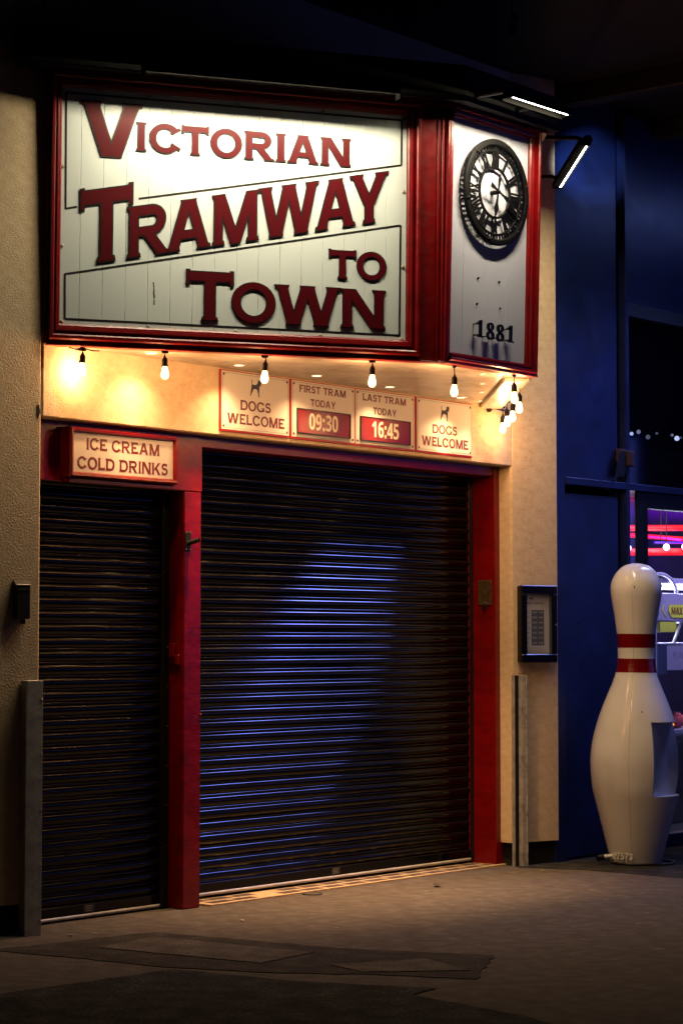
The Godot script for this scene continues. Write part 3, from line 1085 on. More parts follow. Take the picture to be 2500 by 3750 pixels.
	lid = PackedVector2Array([fp.call(S, -0.03, 1.48, 0.05), fp.call(S, 2.335, 1.48, 0.05), fp.call(K, 0.92, 1.48, 0.05), fp.call(R, 1.75, 1.48, 0.03), Vector2(4.22, 0.004), Vector2(0.03, 0.004)])
	part(o, "cornice", raise(lid, 4.634, 4.652), M.red, L)
	# boarded soffit
	var plan := PackedVector2Array([Vector2(0.06, 0.003), fp.call(S, 0.03, 0, -0.055), fp.call(S, 2.29, 0, -0.055), fp.call(K, 0.86, 0, -0.05), fp.call(R, 1.70, 0, -0.05), Vector2(4.20, 0.003)])
	var z := 0.0
	while z < 1.25:
		var strip := rect(-0.5, z, 5.0, z + 0.0985)
		for c in Geometry2D.intersect_polygons(plan, strip):
			if absf(area2(c)) > 1e-4:
				part(o, "soffit_plank", raise(c, 3.158, 3.172), M.soffit, L)
		z += 0.1
	pbox(o, "soffit_bed", M.soffit, L, Vector3(0.9, 3.174, 0.01), Vector3(3.5, 3.18, 0.45), 0.001)
	# boxed-in casing at the far end of the soffit
	pbox(o, "soffit_casing", M.soffit, R, Vector3(0.10, -0.02, -0.175), Vector3(1.68, 0.002, -0.02), 0.006)
	# edge boards under the two fronts
	pbox(o, "edge_board", M.red, S, Vector3(0.0, -0.008, -0.055), Vector3(2.30, 0.0, 0.030), 0.003)
	pbox(o, "edge_board", M.red, K, Vector3(0.0, -0.008, -0.055), Vector3(0.90, 0.0, 0.030), 0.003)

# ------------------------------------------------------------------ clock
func ring(r0: float, r1: float, z0: float, z1: float, seg := 64) -> ArrayMesh:
	var c := r1 - (r1 - r0) * 0.2
	var d := r0 + (r1 - r0) * 0.2
	var st := begin()
	lathe_into(st, PackedVector2Array([Vector2(r1, z0), Vector2(r1, z1 - 0.004)]), seg, 0, TAU)
	lathe_into(st, PackedVector2Array([Vector2(r1, z1 - 0.004), Vector2(c, z1)]), seg, 0, TAU)
	lathe_into(st, PackedVector2Array([Vector2(c, z1), Vector2(d, z1)]), seg, 0, TAU)
	lathe_into(st, PackedVector2Array([Vector2(d, z1), Vector2(r0, z1 - 0.004)]), seg, 0, TAU)
	lathe_into(st, PackedVector2Array([Vector2(r0, z1 - 0.004), Vector2(r0, z0), Vector2(r1, z0)]), seg, 0, TAU)
	return st.commit()

func build_clock() -> void:
	var f := T(K, 0.431, 1.046, 0.0)
	var o := thing("wall_clock", "black skeleton clock with roman numerals on white board", "clock", f)
	var turned := f * Transform3D(Basis(Vector3.RIGHT, PI / 2), Vector3.ZERO)
	part(o, "outer_ring", ring(0.278, 0.315, 0.028, 0.05), M.cast_iron, turned)
	part(o, "minute_ring", ring(0.243, 0.257, 0.020, 0.032), M.cast_iron, turned)
	part(o, "inner_ring", ring(0.141, 0.156, 0.020, 0.032), M.cast_iron, turned)
	var st := begin()
	for i in 60:
		var a := TAU * i / 60.0
		var m := Transform3D(Basis(Vector3.BACK, -a), Vector3.ZERO)
		extrude_into(st, [rect(-0.0035 if i % 5 else -0.010, 0.256, 0.0035 if i % 5 else 0.010, 0.279)], [], 0.022, 0.030, m)
	var mt := part(o, "minute_track", st.commit(), M.cast_iron, f)
	mt.set_meta("kind", "stuff")
	var names := ["XII", "I", "II", "III", "IIII", "V", "VI", "VII", "VIII", "IX", "X", "XI"]
	for h in 12:
		var t: String = names[h]
		var w := 0.0
		for ch in t:
			w += 0.019 if ch == "I" else 0.036
		var x := -w / 2
		var polys := []
		for ch in t:
			if ch == "I":
				polys.append(rect(x + 0.003, 0.154, x + 0.0155, 0.246))
				x += 0.019
			elif ch == "V":
				polys.append(slant2(x + 0.018, x + 0.006, 0.013))
				polys.append(slant2(x + 0.018, x + 0.031, 0.007))
				x += 0.036
			else:
				polys.append(slant2(x + 0.030, x + 0.006, 0.013))
				polys.append(slant2(x + 0.006, x + 0.030, 0.007))
				x += 0.036
		var u := unite(polys)
		part(o, "hour_numeral", extrude(u[0], u[1], 0.022, 0.030), M.cast_iron, f * Transform3D(Basis(Vector3.BACK, -TAU * h / 12.0), Vector3.ZERO))
	for h in 6:
		var a := TAU * (h + 0.5) / 6.0 - 0.26
		part(o, "standoff", tube([Vector3(0.29 * sin(a), 0.29 * cos(a), 0.0), Vector3(0.29 * sin(a), 0.29 * cos(a), 0.035)], 0.007, 8), M.cast_iron, f)
		part(o, "ring_stud", lathe(PackedVector2Array([Vector2(0.011, 0), Vector2(0.009, 0.006), Vector2(0, 0.009)]), 10), M.cast_iron, f * Transform3D(Basis(Vector3.RIGHT, PI / 2), Vector3(0.297 * sin(a), 0.297 * cos(a), 0.05)))
	# hands: 6:19
	var hour := PackedVector2Array([Vector2(-0.014, -0.088), Vector2(0.014, -0.088), Vector2(0.006, -0.03), Vector2(0.007, 0.0), Vector2(0.008, 0.05), Vector2(0.011, 0.07), Vector2(0.021, 0.10), Vector2(0.010, 0.128), Vector2(0.0, 0.165), Vector2(-0.010, 0.128), Vector2(-0.021, 0.10), Vector2(-0.011, 0.07), Vector2(-0.008, 0.05), Vector2(-0.007, 0.0), Vector2(-0.006, -0.03)])
	part(o, "hour_hand", extrude([hour], [], 0.050, 0.054), M.cast_iron, f * Transform3D(Basis(Vector3.BACK, -deg_to_rad(189.5)), Vector3.ZERO))
	var minute := PackedVector2Array([Vector2(-0.015, -0.088), Vector2(0.015, -0.088), Vector2(0.007, -0.03), Vector2(0.008, 0.05), Vector2(0.014, 0.085), Vector2(0.008, 0.10), Vector2(0.003, 0.288), Vector2(-0.003, 0.288), Vector2(-0.008, 0.10), Vector2(-0.014, 0.085), Vector2(-0.008, 0.05), Vector2(-0.007, -0.03)])
	part(o, "minute_hand", extrude([minute], [], 0.059, 0.063), M.cast_iron, f * Transform3D(Basis(Vector3.BACK, -deg_to_rad(113.6)), Vector3.ZERO))
	part(o, "spindle", lathe(PackedVector2Array([Vector2(0.013, 0), Vector2(0.013, 0.052), Vector2(0.010, 0.054), Vector2(0.010, 0.066), Vector2(0, 0.068)]), 16), M.cast_iron, turned)

func slant2(xb: float, xt: float, w: float) -> PackedVector2Array:
	return slant(xb, xt, w, 0.154, 0.246)

# ------------------------------------------------------------------ lights on the sign
func led_light(label: String, f: Transform3D, x0: float, x1: float, y: float, z: float, reach: float, energy: float, arms: Array, lip := 0.016, cover := 0.003, lean := 34.0) -> void:
	var o := thing("sign_light", label, "lamp", T(f, (x0 + x1) / 2, y, z), "lamps on arms around the sign box")
	var h := pbox(o, "housing", M.soot, f, Vector3(x0 - 0.02, y + 0.006, z - 0.045), Vector3(x1 + 0.02, y + 0.04, z + 0.03), 0.006)
	pbox(h, "inner_lip", M.soot, f, Vector3(x0 - 0.02, y - lip, z - 0.045), Vector3(x1 + 0.02, y + 0.006, z - 0.041), 0.001)
	pbox(h, "outer_lip", M.black, f, Vector3(x0 - 0.02, y + 0.006 - cover, z + 0.026), Vector3(x1 + 0.02, y + 0.006, z + 0.03), 0.001)
	for s in [x0 - 0.02, x1 + 0.012]:
		pbox(h, "end_cap", M.soot, f, Vector3(s, y - (0.06 if cover > 0.02 else 0.004), z - 0.041), Vector3(s + 0.008, y + 0.006, z + 0.03), 0.001)
	pbox(o, "led_strip", M.tube if lean < 40.0 else M.led, f, Vector3(x0, y, z + 0.006), Vector3(x1, y + 0.0055, z + 0.014), 0.001)
	for a in arms:
		var pts := [Vector3(a, y + 0.06, -0.02), Vector3(a, y + 0.06, z - 0.05), Vector3(a, y + 0.045, z - 0.01), Vector3(a, y + 0.03, z)]
		part(o, "arm", tube(pts, 0.014, 10), M.black, f)
	var al := AreaLight3D.new()
	al.name = "led_glow"
	al.area_size = Vector2(x1 - x0, 0.012)
	al.light_color = Color(1.0, 0.925, 0.78)
	al.light_energy = energy
	al.shadow_enabled = true
	o.add_child(al)
	var tl := deg_to_rad(lean)
	al.global_transform = f * Transform3D(Basis(Vector3.RIGHT, Vector3(0, sin(tl), -cos(tl)), Vector3(0, cos(tl), sin(tl))), Vector3((x0 + x1) / 2, y - 0.004, z + 0.004))

func build_sign_lights() -> void:
	led_light("long thin white lamp bar along the top of tramway sign", S, 0.435, 1.849, 1.455, 0.42, 3.0, 3.8, [0.55, 1.72], 0.021, 0.0395)
	led_light("short white lamp bar in front of the clock board top", K, 0.035, 0.588, 1.485, 0.42, 2.0, 1.9, [0.10, 0.52], 0.016, 0.0085)
	led_light("white lamp bar on black arms beside the blue arcade wall", R, 0.18, 1.42, 1.46, 0.345, 2.0, 3.2, [0.22, 1.36], 0.004, 0.003, 12.0)
	# spot head on the near arm, turned to the blue wall
	var at: Vector3 = R * Vector3(0.19, 1.50, 0.36)
	var to: Vector3 = A * Vector3(0.42, 4.98, -0.012)
	var hf := Transform3D(Basis.looking_at(to - at, Vector3.UP), at)
	var o := thing("spot_head", "black spot head on lamp arm lighting the blue wall", "lamp", hf)
	part(o, "can", tube([Vector3(0, 0, 0.03), Vector3(0, 0, -0.05)], 0.03, 16), M.black, hf)
	part(o, "lens", tube([Vector3(0, 0, -0.0505), Vector3(0, 0, -0.053)], 0.024, 16), M.led, hf)
	var s := SpotLight3D.new()
	s.name = "head_beam"
	s.light_color = Color(0.86, 0.92, 1.0)
	s.light_energy = 22.0
	s.light_size = 0.02
	s.spot_angle = 8.0
	s.spot_angle_attenuation = 1.0
	s.spot_range = 8.0
	s.spot_attenuation = 2.0
	s.shadow_enabled = true
	o.add_child(s)
	s.position = Vector3(0, 0, -0.06)

# ------------------------------------------------------------------ bulbs and downlights
var bulb_parts := {}
func bulb_lamp(at: Vector3, drop: float, label: String, energy: float) -> void:
	if bulb_parts.is_empty():
		bulb_parts.glass = lathe(PackedVector2Array([Vector2(0, -0.072), Vector2(0.011, -0.070), Vector2(0.019, -0.062), Vector2(0.0225, -0.050), Vector2(0.0215, -0.036), Vector2(0.017, -0.018), Vector2(0.0135, -0.004), Vector2(0.0135, 0.004)]), 20)
		bulb_parts.socket = lathe(PackedVector2Array([Vector2(0.0165, -0.002), Vector2(0.018, 0.0), Vector2(0.018, 0.008), Vector2(0.0165, 0.010), Vector2(0.0165, 0.036), Vector2(0.012, 0.046), Vector2(0.006, 0.052), Vector2(0.006, 0.060), Vector2(0, 0.061)]), 16)
		bulb_parts.clip = box(Vector3(0.036, 0.012, 0.02), 0.003)
	var up := Transform3D(Basis(Vector3.UP, rng.randf() * TAU), at)
	var o := thing("hanging_bulb", label, "bulb", up, "bulbs of the string light under the sign box")
	var g := Transform3D(Basis.IDENTITY, at + Vector3(0, -drop, 0))
	g = g * Transform3D(Basis(Vector3(rng.randf_range(-1, 1), 0, rng.randf_range(-1, 1)).normalized(), rng.randf_range(0.02, 0.09)), Vector3.ZERO)
	part(o, "clip", bulb_parts.clip, M.black, up * Transform3D(Basis.IDENTITY, Vector3(0, -0.006, 0)))
	var top: Vector3 = g * Vector3(0, 0.058, 0)
	part(o, "cord", tube([at + Vector3(0, -0.008, 0), at.lerp(top, 0.5) + Vector3(rng.randf_range(-0.003, 0.003), 0, 0.002), top], 0.0028, 6), M.black, Transform3D.IDENTITY)
	part(o, "socket", bulb_parts.socket, M.black, g)
	part(o, "glass_bulb", bulb_parts.glass, M.bulb, g)
	var l := OmniLight3D.new()
	l.name = "bulb_glow"
	l.light_color = Color(1.0, 0.73, 0.48)
	l.light_energy = energy
	l.light_size = 0.018
	l.omni_range = 14.0
	l.omni_attenuation = 2.0
	l.shadow_enabled = true
	o.add_child(l)
	l.global_position = g * Vector3(0, -0.045, 0)

func build_bulbs() -> void:
	var e := 0.235
	bulb_lamp(S * Vector3(0.207, -0.008, -0.03), 0.085, "hanging bulb nearest the left end of the sign box", e)
	bulb_lamp(S * Vector3(0.67, -0.008, -0.03), 0.085, "second hanging bulb from left, above ice cream sign corner", e)
	bulb_lamp(S * Vector3(1.248, -0.008, -0.03), 0.085, "hanging bulb in front of the first dogs welcome sign", e)
	bulb_lamp(S * Vector3(1.888, -0.008, -0.03), 0.082, "hanging bulb in front of the last tram sign", e)
	bulb_lamp(K * Vector3(0.146, -0.008, -0.03), 0.11, "hanging bulb below the red corner of the sign box", e)
	bulb_lamp(K * Vector3(0.735, -0.008, -0.03), 0.10, "front and highest bulb of the cluster under clock side", e)
	var k := 0
	for p in [Vector2(3.24, 0.86), Vector2(3.58, 0.57), Vector2(3.90, 0.30), Vector2(4.16, 0.08)]:
		bulb_lamp(L * Vector3(p.x, 3.15, p.y), 0.10 + 0.01 * (k % 2), ["second bulb of the cluster under the sign box end", "third bulb of the cluster under the sign box end", "fourth bulb of the cluster under the sign box end", "lowest bulb of the cluster, close to the right pier"][k], e * 0.5)
		k += 1
	# downlights in the soffit
	k = 0
	for p in [Vector2(0.675, 0.15), Vector2(1.381, 0.172), Vector2(2.055, 0.195), Vector2(2.797, 0.172), Vector2(3.565, 0.165)]:
		var f := T(L, p.x, 3.158, p.y)
		var o := thing("soffit_downlight", ["round soffit downlight over bare wall above ice cream sign", "round soffit downlight over the first dogs welcome sign", "round soffit downlight over the first tram sign", "round soffit downlight over the last tram sign", "round soffit downlight over the second dogs welcome sign"][k], "lamp", f, "round downlights along the wall in the boarded soffit")
		part(o, "trim_ring", lathe(PackedVector2Array([Vector2(0.030, -0.004), Vector2(0.040, -0.004), Vector2(0.043, 0.0)]), 24), M.trim, f)
		part(o, "lens", lathe(PackedVector2Array([Vector2(0.0, -0.002), Vector2(0.030, -0.0025)]), 24), M.downlight, f)
		# narrow beam of the reflector and the weak spill round it
		for w in [["downlight_beam", [1.5, 6.0, 13.0, 14.0, 12.0][k], 27.0], ["downlight_spill", [1.1, 1.05, 1.0, 1.0, 0.8][k], 60.0]]:
			var s := SpotLight3D.new()
			s.name = w[0]
			s.light_color = Color(1.0, 0.79, 0.56)
			s.light_energy = w[1]
			s.light_size = 0.03
			s.spot_angle = w[2]
			s.spot_angle_attenuation = 1.0
			s.spot_range = 14.0
			s.spot_attenuation = 2.0
			s.shadow_enabled = true
			o.add_child(s)
			s.global_transform = f * Transform3D(Basis(Vector3.RIGHT, -PI / 2), Vector3(0, -0.012, 0))
		k += 1
	k = 0
	for p in [Vector2(2.64, 1.005), Vector2(3.03, 0.725), Vector2(3.41, 0.445), Vector2(3.82, 0.14)]:
		var f := T(L, p.x, 3.158, p.y)
		var o := thing("pin_spot", ["pin spot nearest the clock in the boarded soffit", "second pin spot from the clock in the boarded soffit", "third pin spot from the clock in the boarded soffit", "pin spot nearest the wall in the boarded soffit"][k], "lamp", f, "row of tiny pin spots in the soffit")
		part(o, "trim_ring", lathe(PackedVector2Array([Vector2(0.016, -0.003), Vector2(0.022, -0.003), Vector2(0.024, 0.0)]), 16), M.trim, f)
		part(o, "lens", lathe(PackedVector2Array([Vector2(0.0, -0.001), Vector2(0.016, -0.0015)]), 16), M.downlight, f)
		var s := SpotLight3D.new()
		s.name = "pin_beam"
		s.light_color = Color(1.0, 0.84, 0.63)
		s.light_energy = 0.5
		s.light_size = 0.016
		s.spot_angle = 40.0
		s.spot_range = 10.0
		s.spot_attenuation = 2.0
		s.shadow_enabled = true
		o.add_child(s)
		s.global_transform = f * Transform3D(Basis(Vector3.RIGHT, -PI / 2), Vector3(0, -0.008, 0))
		k += 1

# ------------------------------------------------------------------ notices over the doors
func dog() -> PackedVector2Array:
	var pts := [812, 312, 809, 325, 811, 342, 812, 352, 810, 362, 808, 380, 806, 405, 802, 425, 801, 440, 811, 441, 806, 436, 808, 425, 818, 405, 822, 390, 832, 383, 845, 385, 853, 392, 857, 420, 860, 445, 870, 445, 866, 440, 864, 420, 866, 390, 867, 365, 870, 352, 874, 357, 879, 352, 876, 345, 880, 335, 879, 320, 876, 312, 870, 313, 862, 311, 857, 315, 855, 330, 848, 345, 835, 352, 820, 350, 815, 345, 813, 328, 816, 313]
	var p := PackedVector2Array()
	for i in range(0, pts.size(), 2):
		p.append(Vector2((pts[i] - 841.0) / 139.0 * 0.172, (447.0 - pts[i + 1]) / 139.0 * 0.106))
	return p

func plate_sign(called: String, label: String, cx: float, group: String) -> Node3D:
	var f := T(L, cx, 2.967, 0.0)
	var o := thing(called, label, "sign", f, group)
	pbox(o, "red_edge", M.red_edge, f, Vector3(-0.3115, -0.183, 0.001), Vector3(0.3115, 0.183, 0.010), 0.002)
	pbox(o, "face_plate", M.enamel, f, Vector3(-0.300, -0.170, 0.010), Vector3(0.304, 0.177, 0.0135), 0.001)
	for s in [[-0.29, -0.16, 0.294, -0.1585], [-0.29, 0.1655, 0.294, 0.167], [-0.29, -0.1585, -0.2885, 0.1655], [0.2925, -0.1585, 0.294, 0.1655]]:
		part(o, "border_line", extrude([rect(s[0], s[1], s[2], s[3])], [], 0.0137, 0.0143), M.print_dark, f)
	for c in [Vector2(-0.281, -0.150), Vector2(0.285, -0.150), Vector2(-0.281, 0.157), Vector2(0.285, 0.157)]:
		part(o, "screw", lathe(PackedVector2Array([Vector2(0.0075, 0), Vector2(0.006, 0.003), Vector2(0.0, 0.0045)]), 10), M.worn_brass, f * Transform3D(Basis(Vector3.RIGHT, PI / 2), Vector3(c.x, c.y, 0.0135)))
	return o

func build_notice_signs() -> void:
	for k in 2:
		var cx: float = [1.705, 3.589][k]
		var o := plate_sign("dogs_welcome_sign", ["dogs welcome sign on bare wall end, left of the tram signs", "dogs welcome sign nearest the bulb cluster and right pier"][k], cx, "dogs welcome signs over the doors")
		var f := T(L, cx, 0, 0.0137)
		part(o, "dog_emblem", extrude([dog()], [], 0.0, 0.001), M.print_black, T(L, cx, 3.008, 0.0137))
		part(o, "lettering", words("DOGS", -0.138, 0.137, 2.921, 0.060), M.print_red, f)
		part(o, "lettering", words("WELCOME", -0.255, 0.260, 2.835, 0.062), M.print_red, f)
	for k in 2:
		var cx: float = [2.335, 2.951][k]
		var o := plate_sign("tram_time_sign", ["first tram today sign with red plate reading 09:30", "last tram today sign with red plate reading 16:45"][k], cx, "tram time signs over the doors")
		var f := T(L, cx, 0, 0.0137)
		part(o, "lettering", words(["FIRST TRAM", "LAST TRAM"][k], -0.231, 0.217, 3.077, 0.045), M.print_red, f)
		part(o, "lettering", words("TODAY", -0.125, 0.117, 2.997, 0.044), M.print_red, f)
		pbox(o, "slot_bar", M.grey_bar, L, Vector3(cx - 0.255, 2.800, 0.0137), Vector3(cx + 0.257, 2.822, 0.016), 0.001)
		var tp := pbox(o, "time_plate", M.time_red, L, Vector3(cx - 0.250, 2.826, 0.0137), Vector3(cx + 0.252, 2.970, 0.0175), 0.001)
		for s in [[-0.258, 2.820, 0.260, 2.826], [-0.258, 2.970, 0.260, 2.976], [-0.258, 2.826, -0.250, 2.970], [0.252, 2.826, 0.260, 2.970]]:
			pbox(tp, "slide_frame", M.print_black, L, Vector3(cx + s[0], s[1], 0.0138), Vector3(cx + s[2], s[3], 0.0225), 0.001)
		var tm := textmesh(["09:30", "16:45"][k], 0.142, 0.0016, "Droid Sans", true)
		part(tp, "time_print", tm, M.cream_print, T(L, cx - 0.004, 2.898, 0.0184) * Transform3D(Basis.IDENTITY.scaled(Vector3(0.80, 0.98, 1)), Vector3.ZERO))
	# ice cream sign on the red fascia
	var f := T(L, 0.65, 2.585, -0.098)
	var o := thing("ice_cream_sign", "boxed red and cream sign reading ice cream cold drinks", "sign", f)
	var rp := [Vector2(0, 0.066), Vector2(0.0, 0.072), Vector2(0.25, 0.086), Vector2(0.7, 0.088), Vector2(1.0, 0.072), Vector2(1.0, 0.0)]
	pbox(o, "panel", M.enamel, L, Vector3(0.248, 2.47, -0.097), Vector3(1.046, 2.702, -0.030), 0.001)
	frame_rails(o, M.red, T(L, 0, 0, -0.097), Rect2(0.25, 2.478, 0.792, 0.218), 0.022, 0.026, 0.030, 0.030, rp)
	pbox(o, "drip_ledge", M.red, L, Vector3(0.236, 2.418, -0.097), Vector3(1.066, 2.446, -0.040), 0.006)
	part(o, "lettering", words("ICE CREAM", 0.357, 0.931, 2.606, 0.065), M.print_red, T(L, 0, 0, -0.0298))
	part(o, "lettering", words("COLD DRINKS", 0.290, 1.001, 2.498, 0.067), M.print_red, T(L, 0, 0, -0.0298))

# ------------------------------------------------------------------ things on the walls
func build_wall_things() -> void:
	# key box on the left pier
	var o := thing("key_box", "small dark key box with padlock on left pier", "box", T(PL, -0.118, 1.66, 0))
	pbox(o, "body", M.key_box, PL, Vector3(-0.160, 1.668, 0.0), Vector3(-0.079, 1.845, 0.045), 0.004)
	var rf := PackedVector2Array([Vector2(0, 1.845), Vector2(0.048, 1.845), Vector2(0.042, 1.853), Vector2(0.012, 1.872), Vector2(0, 1.872)])
	var st := begin()
	extrude_into(st, [rf], [], 0.0, 0.086, Transform3D(Basis(Vector3(0, 0, 1), Vector3.UP, Vector3(-1, 0, 0)), Vector3(-0.077, 0, 0)))
	part(o, "hinged_top", st.commit(), M.key_box, PL)
	pbox(o, "edge_strip", M.aluminium, PL, Vector3(-0.160, 1.846, 0.0455), Vector3(-0.077, 1.850, 0.051), 0.001)
	pbox(o, "code_panel", M.plinth, PL, Vector3(-0.157, 1.818, 0.0452), Vector3(-0.082, 1.843, 0.048), 0.001)
	part(o, "shackle", tube(arc_points(Vector3(0, 0, 0), 0.009, 0.016), 0.003, 8), M.steel, T(PL, -0.115, 1.662, 0.03) * Transform3D(Basis(Vector3.UP, PI / 2), Vector3.ZERO))
	pbox(o, "padlock", M.worn_brass, PL, Vector3(-0.128, 1.640, 0.022), Vector3(-0.102, 1.664, 0.036), 0.003)
	# flood barrier channels either side of the doors
	for k in 2:
		var f: Transform3D = [PL, PR][k]
		var x0: float = [-0.112, -0.008][k]
		var x1: float = [-0.016, 0.092][k]
		var c := thing("barrier_channel", ["aluminium flood barrier channel on left pier beside narrow shutter", "aluminium flood barrier channel below the timetable case"][k], "channel", T(f, (x0 + x1) / 2, 0, 0.03), "flood barrier channels beside the doors")
		var h: float = [1.34, 1.313][k]
		if k == 0:
			pbox(c, "web", M.aluminium, f, Vector3(x0, 0.0, 0.004), Vector3(x0 + 0.006, h, 0.075), 0.001)
			pbox(c, "front_flange", M.aluminium, f, Vector3(x0 + 0.006, 0.0, 0.069), Vector3(x1, h, 0.075), 0.001)
			pbox(c, "rear_flange", M.aluminium, f, Vector3(x0 + 0.006, 0.0, 0.004), Vector3(x1, h, 0.010), 0.001)
			pbox(c, "lip", M.aluminium, f, Vector3(x1 - 0.006, 0.0, 0.055), Vector3(x1 + 0.001, h - 0.03, 0.0685), 0.001)
		else:
			pbox(c, "web", M.black, f, Vector3(x0 + 0.004, 0.0, 0.004), Vector3(x1, h - 0.004, 0.010), 0.001)
			pbox(c, "near_flange", M.aluminium, f, Vector3(x0, 0.0, 0.004), Vector3(x0 + 0.010, h, 0.030), 0.001)
			pbox(c, "far_flange", M.aluminium, f, Vector3(x1 - 0.046, 0.0, 0.010), Vector3(x1 - 0.010, h - 0.002, 0.050), 0.002)
			pbox(c, "lip", M.aluminium, f, Vector3(x1 - 0.010, 0.0, 0.0105), Vector3(x1, h, 0.056), 0.001)
		for i in 5:
			part(c, "bolt", lathe(PackedVector2Array([Vector2(0.006, 0), Vector2(0.006, 0.003), Vector2(0, 0.005)]), 8), M.steel, T(f, x1 - 0.008, 0.08 + i * 0.29, 0.0755 if k == 0 else 0.0562) * Transform3D(Basis(Vector3.RIGHT, PI / 2), Vector3.ZERO))
	# timetable case
	var t := thing("timetable_case", "black framed glazed timetable case on the right pier", "notice case", T(PR, 0.195, 1.66, 0))
	pbox(t, "case_back", M.black, PR, Vector3(0.046, 1.400, 0.0), Vector3(0.346, 1.927, 0.022), 0.003)
	for s in [[0.043, 1.397, 0.350, 1.455], [0.043, 1.872, 0.350, 1.931], [0.043, 1.455, 0.086, 1.872], [0.306, 1.455, 0.350, 1.872]]:
		pbox(t, "case_frame", M.black_gloss, PR, Vector3(s[0], s[1], 0.0225), Vector3(s[2], s[3], 0.066), 0.004)
	var pa := pbox(t, "timetable_sheet", M.paper, PR, Vector3(0.052, 1.45, 0.023), Vector3(0.308, 1.876, 0.0245), 0.0)
	pbox(t, "case_glass", M.glass, PR, Vector3(0.084, 1.453, 0.050), Vector3(0.308, 1.874, 0.053), 0.0)
	pbox(pa, "table_block", M.print_black, PR, Vector3(0.152, 1.515, 0.0247), Vector3(0.262, 1.762, 0.0252), 0.0)
	pbox(pa, "crest", M.print_black, PR, Vector3(0.135, 1.835, 0.0247), Vector3(0.172, 1.848, 0.0252), 0.0)
	for yy in [1.862, 1.468]:
		pbox(pa, "rule_line", M.print_black, PR, Vector3(0.070, yy, 0.0247), Vector3(0.285, yy + 0.002, 0.0252), 0.0)
	part(pa, "heading", textmesh("THIS WEEK'S TIMETABLE", 0.0165, 0.0005, "Droid Sans", true), M.print_black, T(PR, 0.165, 1.808, 0.0250))
	var days := ["MONDAY", "TUESDAY", "WEDNESDAY", "THURSDAY", "FRIDAY", "SATURDAY", "SUNDAY"]
	for i in 7:
		var y := 1.745 - 0.0355 * i
		part(pa, "day_name", textmesh(days[i], 0.0135, 0.0005), M.print_black, T(PR, 0.112, y, 0.0250))
		part(pa, "first_time", textmesh("09:30", 0.0155, 0.0005), M.paper, T(PR, 0.180, y, 0.0256))
		part(pa, "last_time", textmesh("17:45" if i > 4 else "16:45", 0.0155, 0.0005), M.paper, T(PR, 0.234, y, 0.0256))
	for i in 3:
		pbox(pa, "small_print", M.grey_bar, PR, Vector3(0.075 + 0.01 * i, 1.480 + 0.011 * i, 0.0247), Vector3(0.26 - 0.012 * i, 1.4825 + 0.011 * i, 0.0252), 0.0)
	part(t, "lock", lathe(PackedVector2Array([Vector2(0.007, 0), Vector2(0.006, 0.004), Vector2(0, 0.005)]), 10), M.steel, T(PR, 0.336, 1.66, 0.066) * Transform3D(Basis(Vector3.RIGHT, PI / 2), Vector3.ZERO))
	# cable with a sensor under the soffit
	var d := thing("cable_sensor", "black dome sensor with cable under soffit near bulb cluster", "sensor", T(L, 4.10, 3.10, 0.02))
	part(d, "dome", lathe(PackedVector2Array([Vector2(0.0, -0.02), Vector2(0.014, -0.016), Vector2(0.02, -0.004), Vector2(0.018, 0.010), Vector2(0.0, 0.018)]), 14), M.black, T(L, 4.085, 3.128, 0.02))
	part(d, "cable", tube([Vector3(4.10, 3.137, 0.02), Vector3(4.16, 3.142, 0.016), Vector3(4.24, 3.138, 0.014), Vector3(4.33, 3.14, 0.012)], 0.006, 8), M.black, L)
	# tangle of cable by the first bulb
	var w := thing("cable_joint", "black cable joint taped under left end of sign box", "cable", T(S, 0.2, -0.012, -0.02))
	part(w, "cable", tube([Vector3(0.13, -0.014, -0.02), Vector3(0.17, -0.020, -0.012), Vector3(0.21, -0.013, -0.02), Vector3(0.26, -0.026, -0.016), Vector3(0.30, -0.024, -0.02)], 0.004, 6), M.black, S)
	part(w, "connector", tube([Vector3(0.165, -0.022, -0.018), Vector3(0.225, -0.024, -0.018)], 0.007, 8), M.black, S)

